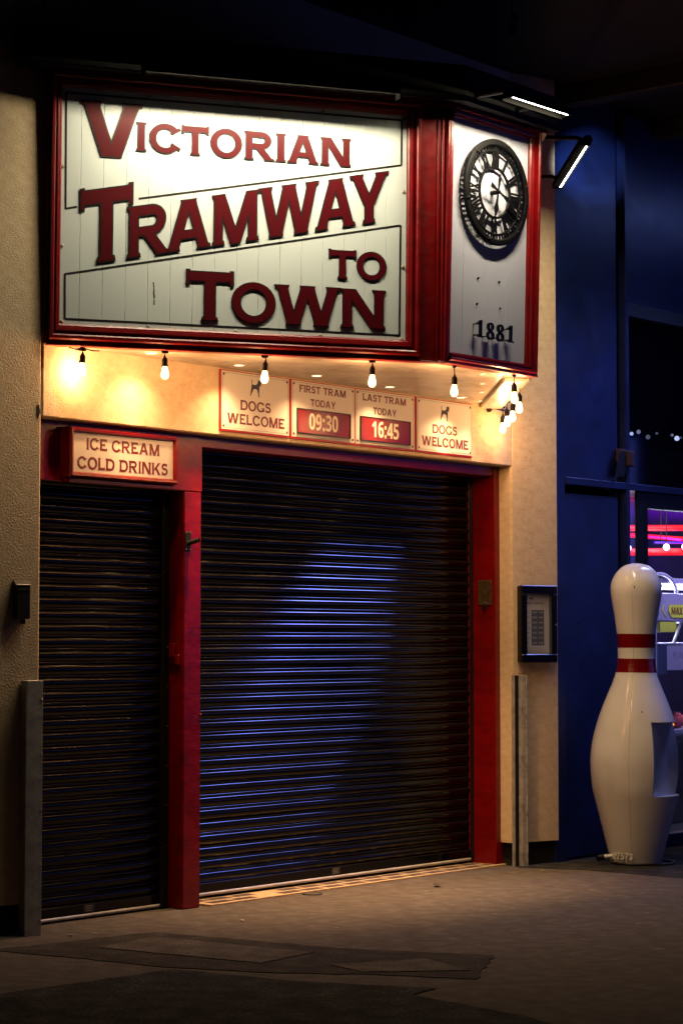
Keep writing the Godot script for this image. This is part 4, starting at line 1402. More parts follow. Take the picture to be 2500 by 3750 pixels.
# ------------------------------------------------------------------ arcade
func build_arcade() -> void:
	var o := thing("arcade_front", "dark blue panelled arcade front with glazed door and windows", "building", A)
	pbox(o, "stile", M.blue, A, Vector3(-0.03, 0.0, -0.10), Vector3(0.110, 5.5, 0.012), 0.004)
	pbox(o, "lower_panel", M.blue, A, Vector3(0.111, 0.02, -0.06), Vector3(0.834, 2.60, -0.012), 0.004)
	pbox(o, "upper_panel", M.blue, A, Vector3(0.111, 2.71, -0.06), Vector3(0.834, 5.5, -0.012), 0.004)
	pbox(o, "rail", M.blue, A, Vector3(0.111, 2.656, -0.06), Vector3(0.899, 2.7085, 0.022), 0.004)
	pbox(o, "recess_back", M.blue, A, Vector3(0.836, 0.0, -0.075), Vector3(0.948, 5.5, -0.047), 0.002)
	pbox(o, "mullion", M.blue, A, Vector3(0.899, 0.0, -0.045), Vector3(0.949, 5.5, 0.022), 0.005)
	pbox(o, "rail", M.blue, A, Vector3(0.950, 2.656, -0.08), Vector3(9.0, 2.7085, 0.020), 0.004)
	var door := pbox(o, "door_post", M.black, A, Vector3(1.093, 0.05, -0.035), Vector3(1.232, 2.655, -0.01), 0.006)
	pbox(door, "edge_strip", M.key_box, A, Vector3(1.198, 0.05, -0.0095), Vector3(1.231, 2.54, -0.004), 0.001)
	pbox(o, "door_head", M.black, A, Vector3(1.2325, 2.538, -0.09), Vector3(9.0, 2.655, -0.012), 0.004)
	pbox(o, "window_glass", M.glass, A, Vector3(0.950, 0.10, -0.030), Vector3(1.092, 2.655, -0.024), 0.0)
	pbox(o, "door_glass", M.glass, A, Vector3(1.2325, 0.10, -0.052), Vector3(9.0, 2.537, -0.046), 0.0)
	pbox(o, "transom_bar", M.key_box, A, Vector3(0.950, 2.600, -0.022), Vector3(1.092, 2.607, -0.014), 0.001)
	pbox(o, "upper_glass", M.dark_glass, A, Vector3(0.950, 2.7095, -0.052), Vector3(9.0, 3.96, -0.046), 0.0)
	pbox(o, "blind_box", M.black, A, Vector3(0.950, 3.96, -0.08), Vector3(9.0, 4.06, -0.01), 0.004)
	pbox(o, "upper_panel", M.blue, A, Vector3(0.950, 4.06, -0.08), Vector3(9.0, 5.5, -0.035), 0.004)
	pbox(o, "sill", M.blue, A, Vector3(0.950, 0.0, -0.09), Vector3(9.0, 0.10, 0.02), 0.006)
	# scuffs on the panels
	for c in [[0.30, 1.66, 0.02, 0.02], [0.46, 1.47, 0.008, 0.035]]:
		pbox(o, "scuff", M.line, A, Vector3(c[0], c[1], -0.0119), Vector3(c[0] + c[2], c[1] + c[3], -0.011), 0.0)
	# rusty bracket on the mullion
	var b := thing("rusty_bracket", "rusty bracket with torn dark rag on blue mullion", "bracket", T(A, 0.87, 2.86, 0.0))
	var rust := mat(Color(0.20, 0.10, 0.09), 0.85)
	planar(rust, 6.0)
	relief(rust, grey(128, 0.08, 81, 0, 1), 0.4)
	pbox(b, "plate", rust, A, Vector3(0.80, 2.86, -0.010), Vector3(0.90, 2.955, 0.03), 0.006)
	pbox(b, "clamp", rust, A, Vector3(0.885, 2.83, 0.020), Vector3(0.965, 2.945, 0.055), 0.01)
	var rag := PackedVector2Array([Vector2(0.79, 2.93), Vector2(0.86, 2.94), Vector2(0.89, 2.86), Vector2(0.885, 2.80), Vector2(0.855, 2.762), Vector2(0.84, 2.748), Vector2(0.79, 2.752), Vector2(0.765, 2.74), Vector2(0.735, 2.735), Vector2(0.755, 2.83)])
	part(b, "rag", extrude([rag], [], 0.001, 0.006), M.line, T(A, 0, 0, 0.028))
	# room behind the glass
	var room := setting("arcade_room", A)
	var wall := mat(Color(0.33, 0.27, 0.42), 0.7)
	pbox(room, "back_wall", wall, A, Vector3(0.0, 0.0, -6.2), Vector3(12.0, 4.4, -6.1))
	pbox(room, "side_wall", wall, A, Vector3(0.86, 0.0, -6.1), Vector3(0.90, 4.4, -0.11))
	pbox(room, "end_wall", wall, A, Vector3(12.0, 0.0, -6.1), Vector3(12.1, 4.4, 0.0))
	pbox(room, "floor", M.plinth, A, Vector3(0.9, -0.1, -6.1), Vector3(12.0, 0.02, -0.1))
	pbox(room, "ceiling", M.dark_soffit, A, Vector3(0.9, 2.90, -6.1), Vector3(12.0, 3.0, -0.1))
	pbox(room, "blocking_panel", M.black, A, Vector3(0.95, 2.66, -0.14), Vector3(12.0, 3.0, -0.10))  # added black panel, keeps the ceiling light out of the upper window
	pbox(room, "upper_ceiling", M.dark_soffit, A, Vector3(0.9, 4.4, -6.1), Vector3(12.0, 4.5, -0.1))
	# neon tubes
	var red := glow(Color(1.0, 0.04, 0.05), 2.2)
	var pur := glow(Color(0.35, 0.05, 1.0), 1.0)
	neon("red neon tube, upper one behind the arcade door glass", Vector3(4.2, 2.585, -2.5), Vector3(7.5, 2.72, -2.5), 0.030, red, Color(1, 0.05, 0.05), 3.0)
	neon("red neon tube sloping below the upper neon tube in arcade", Vector3(5.2, 2.565, -2.7), Vector3(7.6, 2.52, -2.3), 0.022, red, Color(1, 0.05, 0.05), 0.3)
	neon("thick red neon tube just above the white bowling pin", Vector3(4.2, 2.365, -2.5), Vector3(7.5, 2.47, -2.5), 0.036, red, Color(1, 0.05, 0.08), 1.2)
	neon("thin purple neon tube between the red tubes in arcade", Vector3(5.35, 2.492, -2.5), Vector3(7.5, 2.56, -2.6), 0.012, pur, Color(0.5, 0.12, 1.0), 2.5)
	neon("added purple tube low at the back of arcade room", Vector3(6.6, 2.10, -3.6), Vector3(9.5, 2.10, -3.6), 0.02, pur, Color(0.5, 0.12, 1.0), 12.0)  # tube added to carry the purple light on the back wall
	var white := glow(Color(0.93, 0.93, 1.0), 5.0)
	var n := 0
	for c in [Vector3(4.80, 2.42, -2.45), Vector3(5.44, 2.447, -2.42), Vector3(5.785, 2.463, -2.42)]:
		var s := thing("globe_lamp", ["white globe lamp half hidden behind arcade door post", "white globe lamp left of the two in arcade glass", "white globe lamp at the right edge of arcade glass"][n], "lamp", T(A, c.x, c.y, c.z), "white globe lamps inside the arcade")
		part(s, "globe", lathe(PackedVector2Array([Vector2(0, -0.034), Vector2(0.024, -0.024), Vector2(0.034, 0), Vector2(0.024, 0.024), Vector2(0.008, 0.033)]), 16), white, s.global_transform)
		part(s, "stalk", tube([Vector3(0, 0.03, 0), Vector3(0, 0.45, 0)], 0.006, 6), M.black, s.global_transform)
		lamp(s, "globe_glow", Color(0.92, 0.92, 1.0), 0.12, 0.03, Vector3.ZERO)
		n += 1
	# glowing spots behind the upper window, standing in for reflections of distant lamps
	n = 0
	var bok := [[2.271, 3.222, 0.016, 3.0], [2.377, 3.245, 0.018, 1.0], [2.519, 3.213, 0.020, 0.5], [2.656, 3.253, 0.012, 0.4], [2.897, 3.256, 0.013, 0.9], [2.972, 3.234, 0.022, 4.0], [3.034, 3.244, 0.010, 0.4]]
	for q in bok:
		var s := thing("stand_in_reflection", ["bright stand-in reflection nearest mullion of dark upper window", "second stand-in reflection from mullion of dark upper window", "lowest violet stand-in reflection of the dark upper window", "faint violet stand-in reflection midway in dark upper window", "small stand-in reflection just left of brightest one in upper window", "brightest stand-in reflection at right of the dark upper window", "faint violet stand-in reflection at right edge of upper window"][n], "lamp", T(A, q[0], q[1], -0.8), "stand-in lamp reflections of the dark upper window")
		part(s, "lens", lathe(PackedVector2Array([Vector2(0, -q[2]), Vector2(q[2] * 0.7, -q[2] * 0.7), Vector2(q[2], 0), Vector2(q[2] * 0.7, q[2] * 0.7), Vector2(0, q[2])]), 14), glow(Color(0.75, 0.8, 1.0), q[3]), s.global_transform)
		part(s, "stalk", tube([Vector3(0, q[2], 0), Vector3(0, 1.1, 0)], 0.003, 6), M.black, s.global_transform)
		n += 1
	for i in 2:  # ceiling lights added to brighten the room and the prize machine
		var f := T(A, 3.3 + 2.2 * i, 2.86, -0.42 - 1.6 * i)
		var cl := thing("added_ceiling_light", ["added white ceiling panel over the prize machine", "added white ceiling panel deeper in the arcade room"][i], "lamp", f, "added ceiling panels brightening the arcade")
		part(cl, "tray", box(Vector3(1.24, 0.04, 0.34), 0.004), M.trim, f * Transform3D(Basis.IDENTITY, Vector3(0, 0.02, 0)))
		part(cl, "diffuser", box(Vector3(1.2, 0.01, 0.3), 0.002), glow(Color(0.85, 0.85, 1.0), 2.0), f * Transform3D(Basis.IDENTITY, Vector3(0, -0.006, 0)))
		var al := AreaLight3D.new()
		al.name = "panel_glow"
		al.area_size = Vector2(1.2, 0.3)
		al.light_color = Color(0.80, 0.80, 1.0)
		al.light_energy = [5.0, 3.0][i]
		al.shadow_enabled = true
		cl.add_child(al)
		al.global_transform = f * Transform3D(Basis(Vector3.RIGHT, Vector3(0, 0, -1), Vector3.UP), Vector3(0, -0.014, 0))
	build_claw_machine()
	# blue floodlight under the deck, beyond the right edge of the picture
	for i in 4:
		var at := L * Vector3([6.85, 7.5, 8.25, 6.35][i], 5.2, 1.1)
		var aim := L * Vector3(3.0 + 0.2 * i, 0.3, 0.1)
		var fl := thing("blue_floodlight", ["second blue floodlight from tram entrance under the deck", "third blue floodlight from tram entrance under the deck", "blue floodlight farthest from the tram entrance under deck", "blue floodlight nearest the tram entrance under the deck"][i], "lamp", Transform3D(Basis.looking_at(aim - at, Vector3.UP), at), "blue floodlights under the deck")
		part(fl, "housing", box(Vector3(0.46, 0.34, 0.12), 0.01), M.black, fl.global_transform * Transform3D(Basis.IDENTITY, Vector3(0, 0, 0.07)))
		part(fl, "hood", box(Vector3(0.48, 0.008, 0.30), 0.002), M.black, fl.global_transform * Transform3D(Basis.IDENTITY, Vector3(0, 0.185, -0.08)))
		part(fl, "lens", box(Vector3(0.40, 0.28, 0.01), 0.002), glow(Color(0.5, 0.6, 1.0), 4.0), fl.global_transform)
		part(fl, "bracket", tube([at + Vector3(0, 0.15, 0), at + Vector3(0, 0.34, 0)], 0.02, 8), M.black, Transform3D.IDENTITY)
		var sp := SpotLight3D.new()
		sp.name = "flood_beam"
		sp.light_color = Color(0.50, 0.57, 1.0)
		sp.light_energy = [4.4, 2.8, 2.2, 1.8][i]
		sp.light_size = 0.24
		sp.spot_angle = 26.0
		sp.spot_angle_attenuation = 0.7
		sp.spot_range = 25.0
		sp.spot_attenuation = 2.0
		sp.shadow_enabled = true
		fl.add_child(sp)
		sp.position = Vector3(0, 0, -0.25)
	# unseen glowing panel added for the blue light on shutters, clock board and pin
	var hp := L * Vector3(10.4, 2.6, 6.4)
	var hf := Transform3D(Basis.looking_at(L * Vector3(2.6, 2.6, -0.3) - hp, Vector3.UP), hp)
	var hb := thing("added_blue_panel", "large glowing blue panel on posts, added out of view", "sign", T(hf, 0, -2.6, 0))
	part(hb, "case", box(Vector3(6.1, 2.5, 0.16), 0.01), M.black, T(hf, 0, 0, 0.085))
	part(hb, "lit_panel_face", box(Vector3(6.0, 2.4, 0.01), 0.002), glow(Color(0.20, 0.28, 0.95), 0.2), hf)
	for x in [-2.4, 2.4]:
		part(hb, "post", tube([Vector3(x, -2.6, 0.2), Vector3(x, 1.2, 0.2)], 0.06, 10), M.black, hf)
	var ha := AreaLight3D.new()
	ha.name = "added_panel_glow"
	ha.area_size = Vector2(5.9, 2.3)
	ha.light_color = Color(0.45, 0.52, 1.0)
	ha.light_energy = 2.2
	ha.shadow_enabled = true
	hb.add_child(ha)
	ha.global_transform = T(hf, 0, 0, -0.02)
	# small blue spotlight under the deck, in view
	var bs := thing("blue_spotlight", "small blue spotlight glowing under the dark roof deck", "lamp", Transform3D(Basis(Vector3(1, 0, 0), deg_to_rad(60)), Vector3(1.057, 5.30, -13.10)))
	part(bs, "can", lathe(PackedVector2Array([Vector2(0.034, 0.0), Vector2(0.034, 0.10), Vector2(0.02, 0.13), Vector2(0, 0.13)]), 18), M.black, bs.global_transform)
	part(bs, "lens", lathe(PackedVector2Array([Vector2(0, -0.006), Vector2(0.018, -0.003), Vector2(0.031, 0.004)]), 18), glow(Color(0.10, 0.18, 0.75), 0.8), bs.global_transform)
	for i in 7:
		var a := TAU * i / 7.0
		var rr := 0.018 if i < 6 else 0.0
		part(bs, "led_chip", lathe(PackedVector2Array([Vector2(0, -0.003), Vector2(0.0035, 0), Vector2(0, 0.002)]), 8), glow(Color(0.7, 0.8, 1.0), [3.0, 0.6, 2.0, 0.5, 4.0, 0.8, 1.0][i]), bs.global_transform * Transform3D(Basis.IDENTITY, Vector3(rr * cos(a), -0.007, rr * sin(a))))
	part(bs, "yoke", tube([Vector3(1.057, 5.33, -13.16), Vector3(1.057, 5.51, -13.18)], 0.008, 6), M.black, Transform3D.IDENTITY)

func lamp(p: Node3D, called: String, c: Color, e: float, size: float, at: Vector3) -> void:
	var l := OmniLight3D.new()
	l.name = called
	l.light_color = c
	l.light_energy = e
	l.light_size = size
	l.omni_range = 25.0
	l.omni_attenuation = 2.0
	l.shadow_enabled = true
	p.add_child(l)
	l.position = at

func neon(label: String, a: Vector3, b: Vector3, r: float, m: Material, c: Color, e: float) -> void:
	var f := T(A, (a.x + b.x) / 2, (a.y + b.y) / 2, (a.z + b.z) / 2)
	var o := thing("neon_tube", label, "neon", f, "neon tubes in the arcade room")
	part(o, "tube", tube([a, b], r, 10), m, A)
	for q in [a.lerp(b, 0.06), a.lerp(b, 0.94)]:
		part(o, "hanger", tube([q + Vector3(0, r, 0), Vector3(q.x, 2.90, q.z)], 0.008, 6), M.black, A)
	var al := AreaLight3D.new()
	al.name = "neon_glow"
	al.area_size = Vector2(a.distance_to(b), 2.0 * r)
	al.light_color = c
	al.light_energy = e
	al.shadow_enabled = true
	o.add_child(al)
	# shines back into the room and toward the ceiling
	al.global_transform = A * Transform3D(Basis(Vector3.RIGHT, deg_to_rad(50)), (a + b) * 0.5 + Vector3(0, r * 0.8, -r * 1.1))

func build_claw_machine() -> void:
	var z := -0.9
	var lav := mat(Color(0.50, 0.46, 0.62), 0.5)
	var yel := mat(Color(0.72, 0.70, 0.22), 0.5)
	var navy := mat(Color(0.06, 0.10, 0.30), 0.4)
	var green := mat(Color(0.34, 0.40, 0.24), 0.7)
	var o := thing("prize_machine", "lilac prize grabber machine with yellow sign behind arcade glass", "machine", T(A, 3.2, 0, z))
	var hd := pbox(o, "header", lav, A, Vector3(2.80, 1.705, z - 0.7), Vector3(3.75, 1.945, z), 0.01)
	var lo := PackedVector2Array([Vector2(2.965, 1.795), Vector2(2.995, 1.847), Vector2(3.62, 1.847), Vector2(3.65, 1.795), Vector2(3.62, 1.738), Vector2(3.02, 1.738)])
	var lz := part(hd, "sign_plate", extrude([lo], [], 0.001, 0.006), yel, T(A, 0, 0, z))
	part(lz, "sign_print", textmesh("MAX", 0.085, 0.002, "Droid Sans", true), M.print_red, T(A, 3.10, 1.793, z + 0.0072))
	part(hd, "chevron", extrude([PackedVector2Array([Vector2(2.87, 1.80), Vector2(2.905, 1.847), Vector2(2.915, 1.842), Vector2(2.884, 1.80), Vector2(2.945, 1.745), Vector2(2.938, 1.738)])], [], 0.001, 0.004), yel, T(A, 0, 0, z))
	var tl := pbox(o, "fluorescent_tube", glow(Color(0.95, 1.0, 0.98), 1.6), A, Vector3(2.84, 1.972, z - 0.10), Vector3(3.75, 2.018, z - 0.06), 0.01)
	pbox(tl, "tube_batten", lav, A, Vector3(2.82, 2.019, z - 0.16), Vector3(3.78, 2.07, z - 0.04), 0.006)
	var al := AreaLight3D.new()
	al.name = "tube_glow"
	al.area_size = Vector2(0.9, 0.04)
	al.light_color = Color(0.90, 0.95, 1.0)
	al.light_energy = 1.5
	al.shadow_enabled = true
	tl.add_child(al)
	al.global_transform = A * Transform3D(Basis(Vector3.UP, PI), Vector3(3.3, 1.995, z - 0.055))
	var ap := []
	for i in 13:
		var a := deg_to_rad(lerpf(110, 0, i / 12.0))
		ap.append(Vector3(2.88 + 0.25 * cos(a), 1.945 + 0.155 * sin(a), z - 0.02))
	part(o, "arch", tube(ap, 0.016, 10), lav, A)
	pbox(o, "ticket_box", yel, A, Vector3(2.85, 1.616, z - 0.10), Vector3(3.115, 1.704, z - 0.005), 0.004)
	part(o, "strut", tube([Vector3(3.24, 1.72, z - 0.03), Vector3(3.10, 1.52, z - 0.03)], 0.012, 8), M.aluminium, A)
	pbox(o, "shelf", lav, A, Vector3(2.78, 1.512, z - 0.5), Vector3(3.75, 1.528, z), 0.003)
	pbox(o, "notice_board", lav, A, Vector3(2.958, 1.297, z - 0.03), Vector3(3.75, 1.511, z - 0.005), 0.003)
	part(o, "board_print", textmesh("PLAY HERE", 0.075, 0.001, "Droid Sans", true), mat(Color(0.38, 0.34, 0.50), 0.5), T(A, 3.24, 1.42, z - 0.0044))
	pbox(o, "blue_panel", navy, A, Vector3(2.798, 1.262, z - 0.03), Vector3(2.956, 1.511, z - 0.004), 0.004)
	pbox(o, "felt_back", green, A, Vector3(2.80, 0.80, z - 0.62), Vector3(3.75, 1.60, z - 0.60), 0.002)
	pbox(o, "screen", navy, A, Vector3(2.80, 0.935, z - 0.30), Vector3(3.05, 1.208, z - 0.27), 0.02)
	pbox(o, "corner_post", lav, A, Vector3(2.775, 0.10, z - 0.03), Vector3(2.797, 1.705, z), 0.003)
	pbox(o, "side_panel", lav, A, Vector3(2.74, 0.03, z - 0.7), Vector3(2.774, 1.70, z - 0.03), 0.003)
	pbox(o, "prize_bed", lav, A, Vector3(2.80, 0.76, z - 0.6), Vector3(3.75, 0.80, z - 0.02), 0.003)
	pbox(o, "base_cabinet", M.plinth, A, Vector3(2.76, 0.03, z - 0.7), Vector3(3.78, 0.758, z - 0.01), 0.01)
	pbox(o, "coin_door", M.key_box, A, Vector3(3.08, 0.30, z - 0.009), Vector3(3.40, 0.70, z + 0.004), 0.004)
	part(o, "glow_strip", tube([Vector3(2.98, 0.865, z - 0.06), Vector3(3.06, 0.835, z - 0.05), Vector3(3.12, 0.842, z - 0.05)], 0.013, 8), glow(Color(1.0, 0.55, 0.2), 1.5), A)
	var l := AreaLight3D.new()
	l.name = "cabinet_light"
	l.area_size = Vector2(0.8, 0.04)
	l.light_color = Color(0.85, 0.90, 1.0)
	l.light_energy = 3.5
	l.shadow_enabled = true
	var cb := pbox(o, "cabinet_lamp", glow(Color(0.9, 0.95, 1.0), 2.0), A, Vector3(2.90, 1.694, z - 0.35), Vector3(3.70, 1.7035, z - 0.31), 0.002)
	cb.add_child(l)
	l.global_transform = A * Transform3D(Basis(Vector3.RIGHT, Vector3(0, 0, -1), Vector3.UP), Vector3(3.3, 1.690, z - 0.33))
	var toys := [[2.98, 1.045, -0.20, 0.062, Color(0.72, 0.72, 0.76)], [3.10, 0.87, -0.14, 0.075, Color(0.82, 0.84, 0.86)], [2.90, 0.86, -0.2, 0.07, Color(0.75, 0.78, 0.8)], [3.22, 0.88, -0.22, 0.08, Color(0.5, 0.62, 0.6)], [2.84, 1.56, -0.15, 0.045, Color(0.55, 0.35, 0.5)], [3.34, 0.87, -0.15, 0.07, Color(0.75, 0.3, 0.35)]]
	var n := 0
	for t in toys:
		var f := T(A, t[0], t[1], z + t[2])
		var s := thing("plush_toy", ["grey plush ball toy with dark spot in prize machine", "white plush toy at the front of prize bed", "pale plush toy at the left of prize bed", "green grey plush toy behind the white one", "pink plush toy beneath the yellow ticket box", "red plush toy at right of prize bed"][n], "toy", f, "plush toys in the prize machine")
		var fur := mat(t[4], 0.95)
		var pr := PackedVector2Array()
		for i in 11:
			var a := -PI / 2 + PI * i / 10.0
			pr.append(Vector2(t[3] * cos(a) * (1.0 - 0.12 * sin(a)), t[3] * sin(a)))
		part(s, "body", lathe(pr, 18), fur, f)
		for e in [-1.0, 1.0]:
			part(s, "ear", lathe(PackedVector2Array([Vector2(0, -0.02), Vector2(0.016, 0), Vector2(0, 0.02)]), 10), fur, f * Transform3D(Basis.IDENTITY, Vector3(e * t[3] * 0.6, t[3] * 0.85, 0)))
		part(s, "nose", lathe(PackedVector2Array([Vector2(0, -0.01), Vector2(0.011, 0), Vector2(0, 0.01)]), 8), M.print_black, f * Transform3D(Basis.IDENTITY, Vector3(0.005, 0.0, t[3] * 0.98)))
		n += 1

# ------------------------------------------------------------------ giant bowling pin
func pin_radius(prof: PackedVector2Array, y: float) -> float:
	for i in prof.size() - 1:
		if y <= prof[i + 1].y:
			return lerpf(prof[i].x, prof[i + 1].x, (y - prof[i].y) / maxf(1e-6, prof[i + 1].y - prof[i].y))
	return 0.0

func build_pin() -> void:
	var raw := [[0, 2064], [25, 2067], [48, 2076], [70, 2096], [84, 2119], [91, 2138], [93.5, 2156], [92.5, 2180], [88, 2210], [82, 2245], [76, 2285], [70.5, 2328], [67.5, 2377], [67, 2417], [74, 2468], [86, 2505], [101, 2542], [121, 2592], [139, 2643], [155, 2704], [163, 2750], [166, 2790], [165, 2830], [161, 2875], [155, 2912], [136, 2987], [121, 3047], [106, 3108], [95, 3150], [92, 3164], [88, 3169]]
	var k := 0.001914
	var prof := PackedVector2Array()
	for i in range(raw.size() - 1, -1, -1):
		prof.append(Vector2(raw[i][0] * k, maxf(0.0, 1.565 - (raw[i][1] - 2337.0) * k + 0.027) * 0.987))
	# smooth the profile
	var c := Curve2D.new()
	for i in prof.size():
		var t := (prof[mini(i + 1, prof.size() - 1)] - prof[maxi(i - 1, 0)]) / 6.0
		if i == 0 or i == prof.size() - 1:
			t = Vector2.ZERO
		c.add_point(prof[i], -t, t)
	c.bake_interval = 0.02
	var sm := c.get_baked_points()
	var base := Transform3D(Basis(Vector3.BACK, deg_to_rad(-0.5)) * Basis(Vector3.UP, -atan2(2.045, 15.12)), Vector3(2.045, 0.004, -15.12))
	var o := thing("giant_bowling_pin", "giant white bowling pin with two red neck bands beside arcade", "bowling pin", base)
	var y0 := 0.478
	var y1 := 0.985
	var a1 := deg_to_rad(22)
	var a2 := deg_to_rad(112)
	var lowp := PackedVector2Array()
	var midp := PackedVector2Array()
	var topp := PackedVector2Array()
	for p in sm:
		if p.y < y0:
			lowp.append(p)
		elif p.y < y1:
			if midp.is_empty():
				lowp.append(Vector2(pin_radius(prof, y0), y0))
				midp.append(Vector2(pin_radius(prof, y0), y0))
			midp.append(p)
		else:
			if topp.is_empty():
				midp.append(Vector2(pin_radius(prof, y1), y1))
				topp.append(Vector2(pin_radius(prof, y1), y1))
			topp.append(p)
	var st := begin()
	lathe_into(st, lowp, 64, 0, TAU)
	lathe_into(st, midp, 48, a2, a1 + TAU)
	lathe_into(st, topp, 64, 0, TAU)
	part(o, "shell", st.commit(), M.pin, base)
	# bands on the neck
	for b in [[2326.0, 2377.0], [2417.0, 2468.0]]:
		var bp := PackedVector2Array()
		for i in 8:
			var v := lerpf(b[1], b[0], i / 7.0)
			var y: float = (1.565 - (v - 2337.0) * k + 0.027) * 0.987
			bp.append(Vector2(pin_radius(sm, y) + 0.0012, y))
		part(o, "red_band", lathe(bp, 64), M.pin_red, base)
	# alcove cut in the belly
	var seam := Vector2(0.212, -0.01)
	var al := begin()
	for e in [[y0, 1.0], [y1, -1.0]]:
		var pts := PackedVector2Array([seam])
		var r := pin_radius(prof, e[0])
		for i in 13:
			var a := lerpf(a1, a2, i / 12.0)
			pts.append(Vector2(r * sin(a), r * cos(a)))
		for i in range(1, pts.size() - 1):
			var v0 := Vector3(pts[0].x, e[0], pts[0].y)
			var v1 := Vector3(pts[i].x, e[0], pts[i].y)
			var v2 := Vector3(pts[i + 1].x, e[0], pts[i + 1].y)
			if e[1] > 0:
				tri(al, v0, v1, v2, Vector3.UP)
			else:
				tri(al, v0, v2, v1, Vector3.DOWN)
	var alc := part(o, "alcove_shelf", al.commit(), M.pin, base)
	alc.set_meta("label", "flat shelf and roof of the alcove cut into the pin")
	for side in 2:
		al = begin()
		var a := a1 if side == 0 else a2
		var n := 12
		for i in n:
			var ya := lerpf(y0, y1, float(i) / n)
			var yb := lerpf(y0, y1, float(i + 1) / n)
			var ra := pin_radius(prof, ya)
			var rb := pin_radius(prof, yb)
			var e0 := Vector3(ra * sin(a), ya, ra * cos(a))
			var e1 := Vector3(rb * sin(a), yb, rb * cos(a))
			var s0 := Vector3(seam.x, ya, seam.y)
			var s1 := Vector3(seam.x, yb, seam.y)
			if side == 0:
				quad(al, e0, s0, s1, e1)
			else:
				quad(al, s0, e0, e1, s1)
		part(o, "alcove_wall", al.commit(), M.pin, base)
	pbox(o, "alcove_ledge", M.pin, base, Vector3(0.15, 0.735, 0.0), Vector3(0.208, 0.742, 0.03), 0.002)
	part(o, "base_rim", lathe(PackedVector2Array([Vector2(0.178, -0.002), Vector2(0.180, 0.006), Vector2(0.170, 0.012)]), 40), M.plinth, base)
	# marks
	var chip := mat(Color(0.30, 0.16, 0.11), 0.8)
	for q in [[-4.0, 1.915, 0.011, 0.02], [9.0, 1.055, 0.013, 0.014], [-14.0, 0.745, 0.004, 0.008]]:
		var r := pin_radius(sm, q[1])
		var a := deg_to_rad(q[0])
		part(o, "chip_mark", extrude([ell(0, 0, q[2] * 0.4, q[3] * 0.5, 0, 360, 10)], [], 0.0, 0.0012), chip, base * Transform3D(Basis(Vector3.UP, a), Vector3(r * sin(a), q[1], r * cos(a))))
	part(o, "top_hole", lathe(PackedVector2Array([Vector2(0.008, 0.0), Vector2(0.0, 0.002)]), 12), mat(Color(0.03, 0.22, 0.20), 0.6), base * Transform3D(Basis(Vector3.RIGHT, 0.5), Vector3(-0.02, 2.068, 0.07)))
	# mould seam up the front
	var sp := []
	for i in range(0, sm.size(), 4):
		if sm[i].y > 0.02 and sm[i].y < 2.0:
			var a := deg_to_rad(-9.0)
			sp.append(Vector3((sm[i].x - 0.0004) * sin(a), sm[i].y, (sm[i].x - 0.0004) * cos(a)))
	part(o, "mould_seam", tube(sp, 0.0013, 5), M.screw_cap, base)
	# raised number and drain plug at the foot
	var nb := textmesh("27573", 0.058, 0.006, "Droid Sans", true)
	part(o, "raised_number", nb, M.pin, base * Transform3D(Basis(Vector3.UP, deg_to_rad(-28)), Vector3(-0.092, 0.062, 0.176)))
	var dp := [Vector3(-0.155, 0.055, 0.09), Vector3(-0.235, 0.048, 0.12)]
	part(o, "drain_pipe", tube(dp, 0.016, 12), M.pin, base)
	part(o, "drain_cap", tube([dp[1] + Vector3(0.012, 0, -0.005), dp[1] + Vector3(-0.03, -0.004, 0.01)], 0.021, 12), M.key_box, base)
	# cable lying round its foot
	var pts := []
	for i in 25:
		var a := deg_to_rad(lerpf(-60, 215, i / 24.0))
		pts.append(Vector3((0.205 + 0.05 * (i / 24.0)) * sin(a) + 0.03, 0.010, (0.205 + 0.02 * sin(i * 0.7)) * cos(a)))
	var cb := thing("ground_cable", "black cable looped on the tarmac around the pin's foot", "cable", Transform3D(Basis.IDENTITY, base.origin))
	part(cb, "loop", tube(pts, 0.0075, 6), M.black, base)

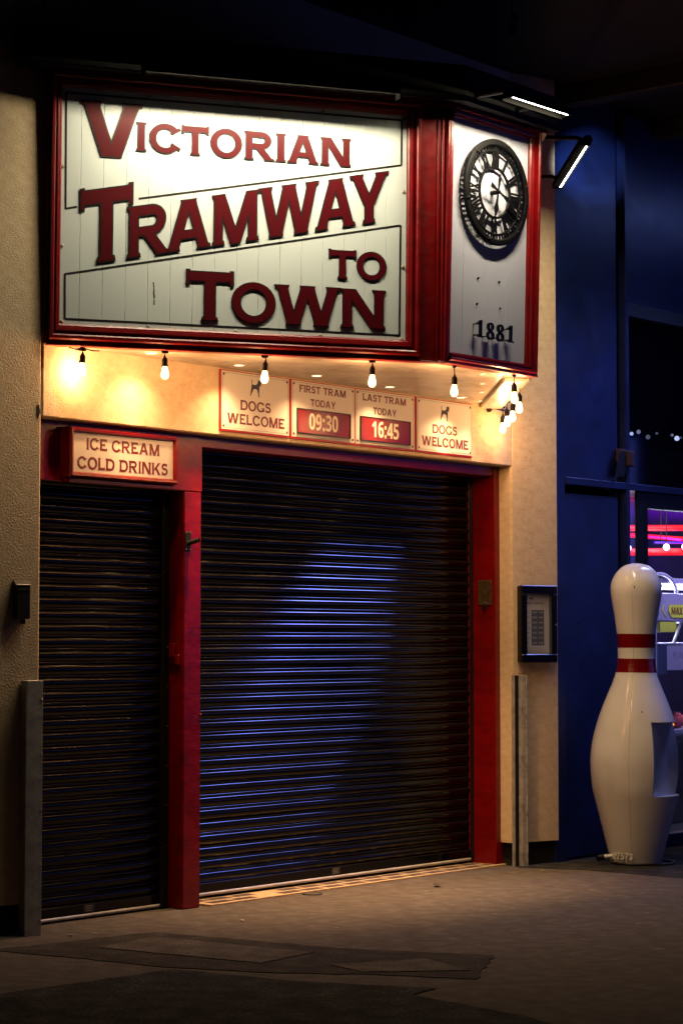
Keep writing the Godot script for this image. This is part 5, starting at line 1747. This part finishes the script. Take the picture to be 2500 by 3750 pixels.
# ------------------------------------------------------------------ bits on the ground
func build_small_things() -> void:
	# dead leaf
	var f := T(L, 3.08, 0.004, 0.324) * Transform3D(Basis(Vector3.UP, 0.7), Vector3.ZERO)
	var o := thing("dead_leaf", "curled dead leaf lying on pavement before wide shutter", "leaf", f)
	var st := begin()
	var n := 10
	for i in n:
		for j in 4:
			var q := []
			for d in [[0, 0], [1, 0], [1, 1], [0, 1]]:
				var u := float(i + d[0]) / n
				var v := float(j + d[1]) / 4.0 - 0.5
				var w := 0.05 * sin(PI * pow(u, 0.8)) + 0.003
				q.append(Vector3((u - 0.5) * 0.10, 0.004 + 0.022 * absf(v) * sin(PI * u) + 0.006 * sin(u * 7.0), v * w))
			quad(st, q[0], q[3], q[2], q[1])
	part(o, "blade", st.commit(), M.leaf, f)
	part(o, "stalk", tube([Vector3(0.05, 0.005, 0), Vector3(0.075, 0.006, 0.004), Vector3(0.10, 0.004, -0.004)], 0.0018, 6), M.leaf, f)
	# worn pale flecks trodden into the pavement
	st = begin()
	for i in 80:
		var c := Vector3(rng.randf_range(-1.6, 2.2), 0.0, rng.randf_range(-14.0, -10.2))
		var q: Vector3 = L.affine_inverse() * c
		if q.z < 0.05:
			continue
		var pts := PackedVector2Array()
		var r := rng.randf_range(0.006, 0.018)
		var st_x := rng.randf_range(0.8, 2.0)
		for k in 9:
			var a := -TAU * k / 9.0
			pts.append(Vector2(c.x + r * st_x * cos(a) * rng.randf_range(0.6, 1.1), -(c.z + r * 0.8 * sin(a) * rng.randf_range(0.6, 1.1))))
		extrude_into(st, [pts], [], -0.004, 0.0012, Transform3D(Basis(Vector3.RIGHT, Vector3(0, 0, -1), Vector3.UP), Vector3.ZERO))
	var fk := part(self, numbered("pavement_flecks"), st.commit(), M.flecks, Transform3D.IDENTITY)
	fk.set_meta("kind", "stuff")
	tag(fk, "pale worn flecks scattered over the pavement before the shutters", "flecks")
	# litter flecks
	var spots := [Vector3(2.27, 0, -13.35), Vector3(1.35, 0, -14.62), Vector3(-1.42, 0, -11.45), Vector3(-1.30, 0, -11.52), Vector3(-0.55, 0, -12.05)]
	var names := ["pale scrap of paper on pavement in front of bowling pin", "white scrap beside the foot of right barrier channel", "pale scrap on pavement near narrow shutter, left of pair", "pale scrap on pavement near narrow shutter, right of pair", "pale scrap on pavement before the red post"]
	for i in spots.size():
		var g := Transform3D(Basis(Vector3.UP, i * 1.3), spots[i] + Vector3(0, 0.010, 0))
		var p := thing("litter_scrap", names[i], "litter", g, "scraps of litter on the pavement")
		var sc := PackedVector2Array([Vector2(-0.014, -0.006), Vector2(0.004, -0.011), Vector2(0.017, -0.002), Vector2(0.010, 0.009), Vector2(-0.009, 0.008)])
		part(p, "scrap", raise(sc, -0.004, 0.0), M.screw_cap, g)
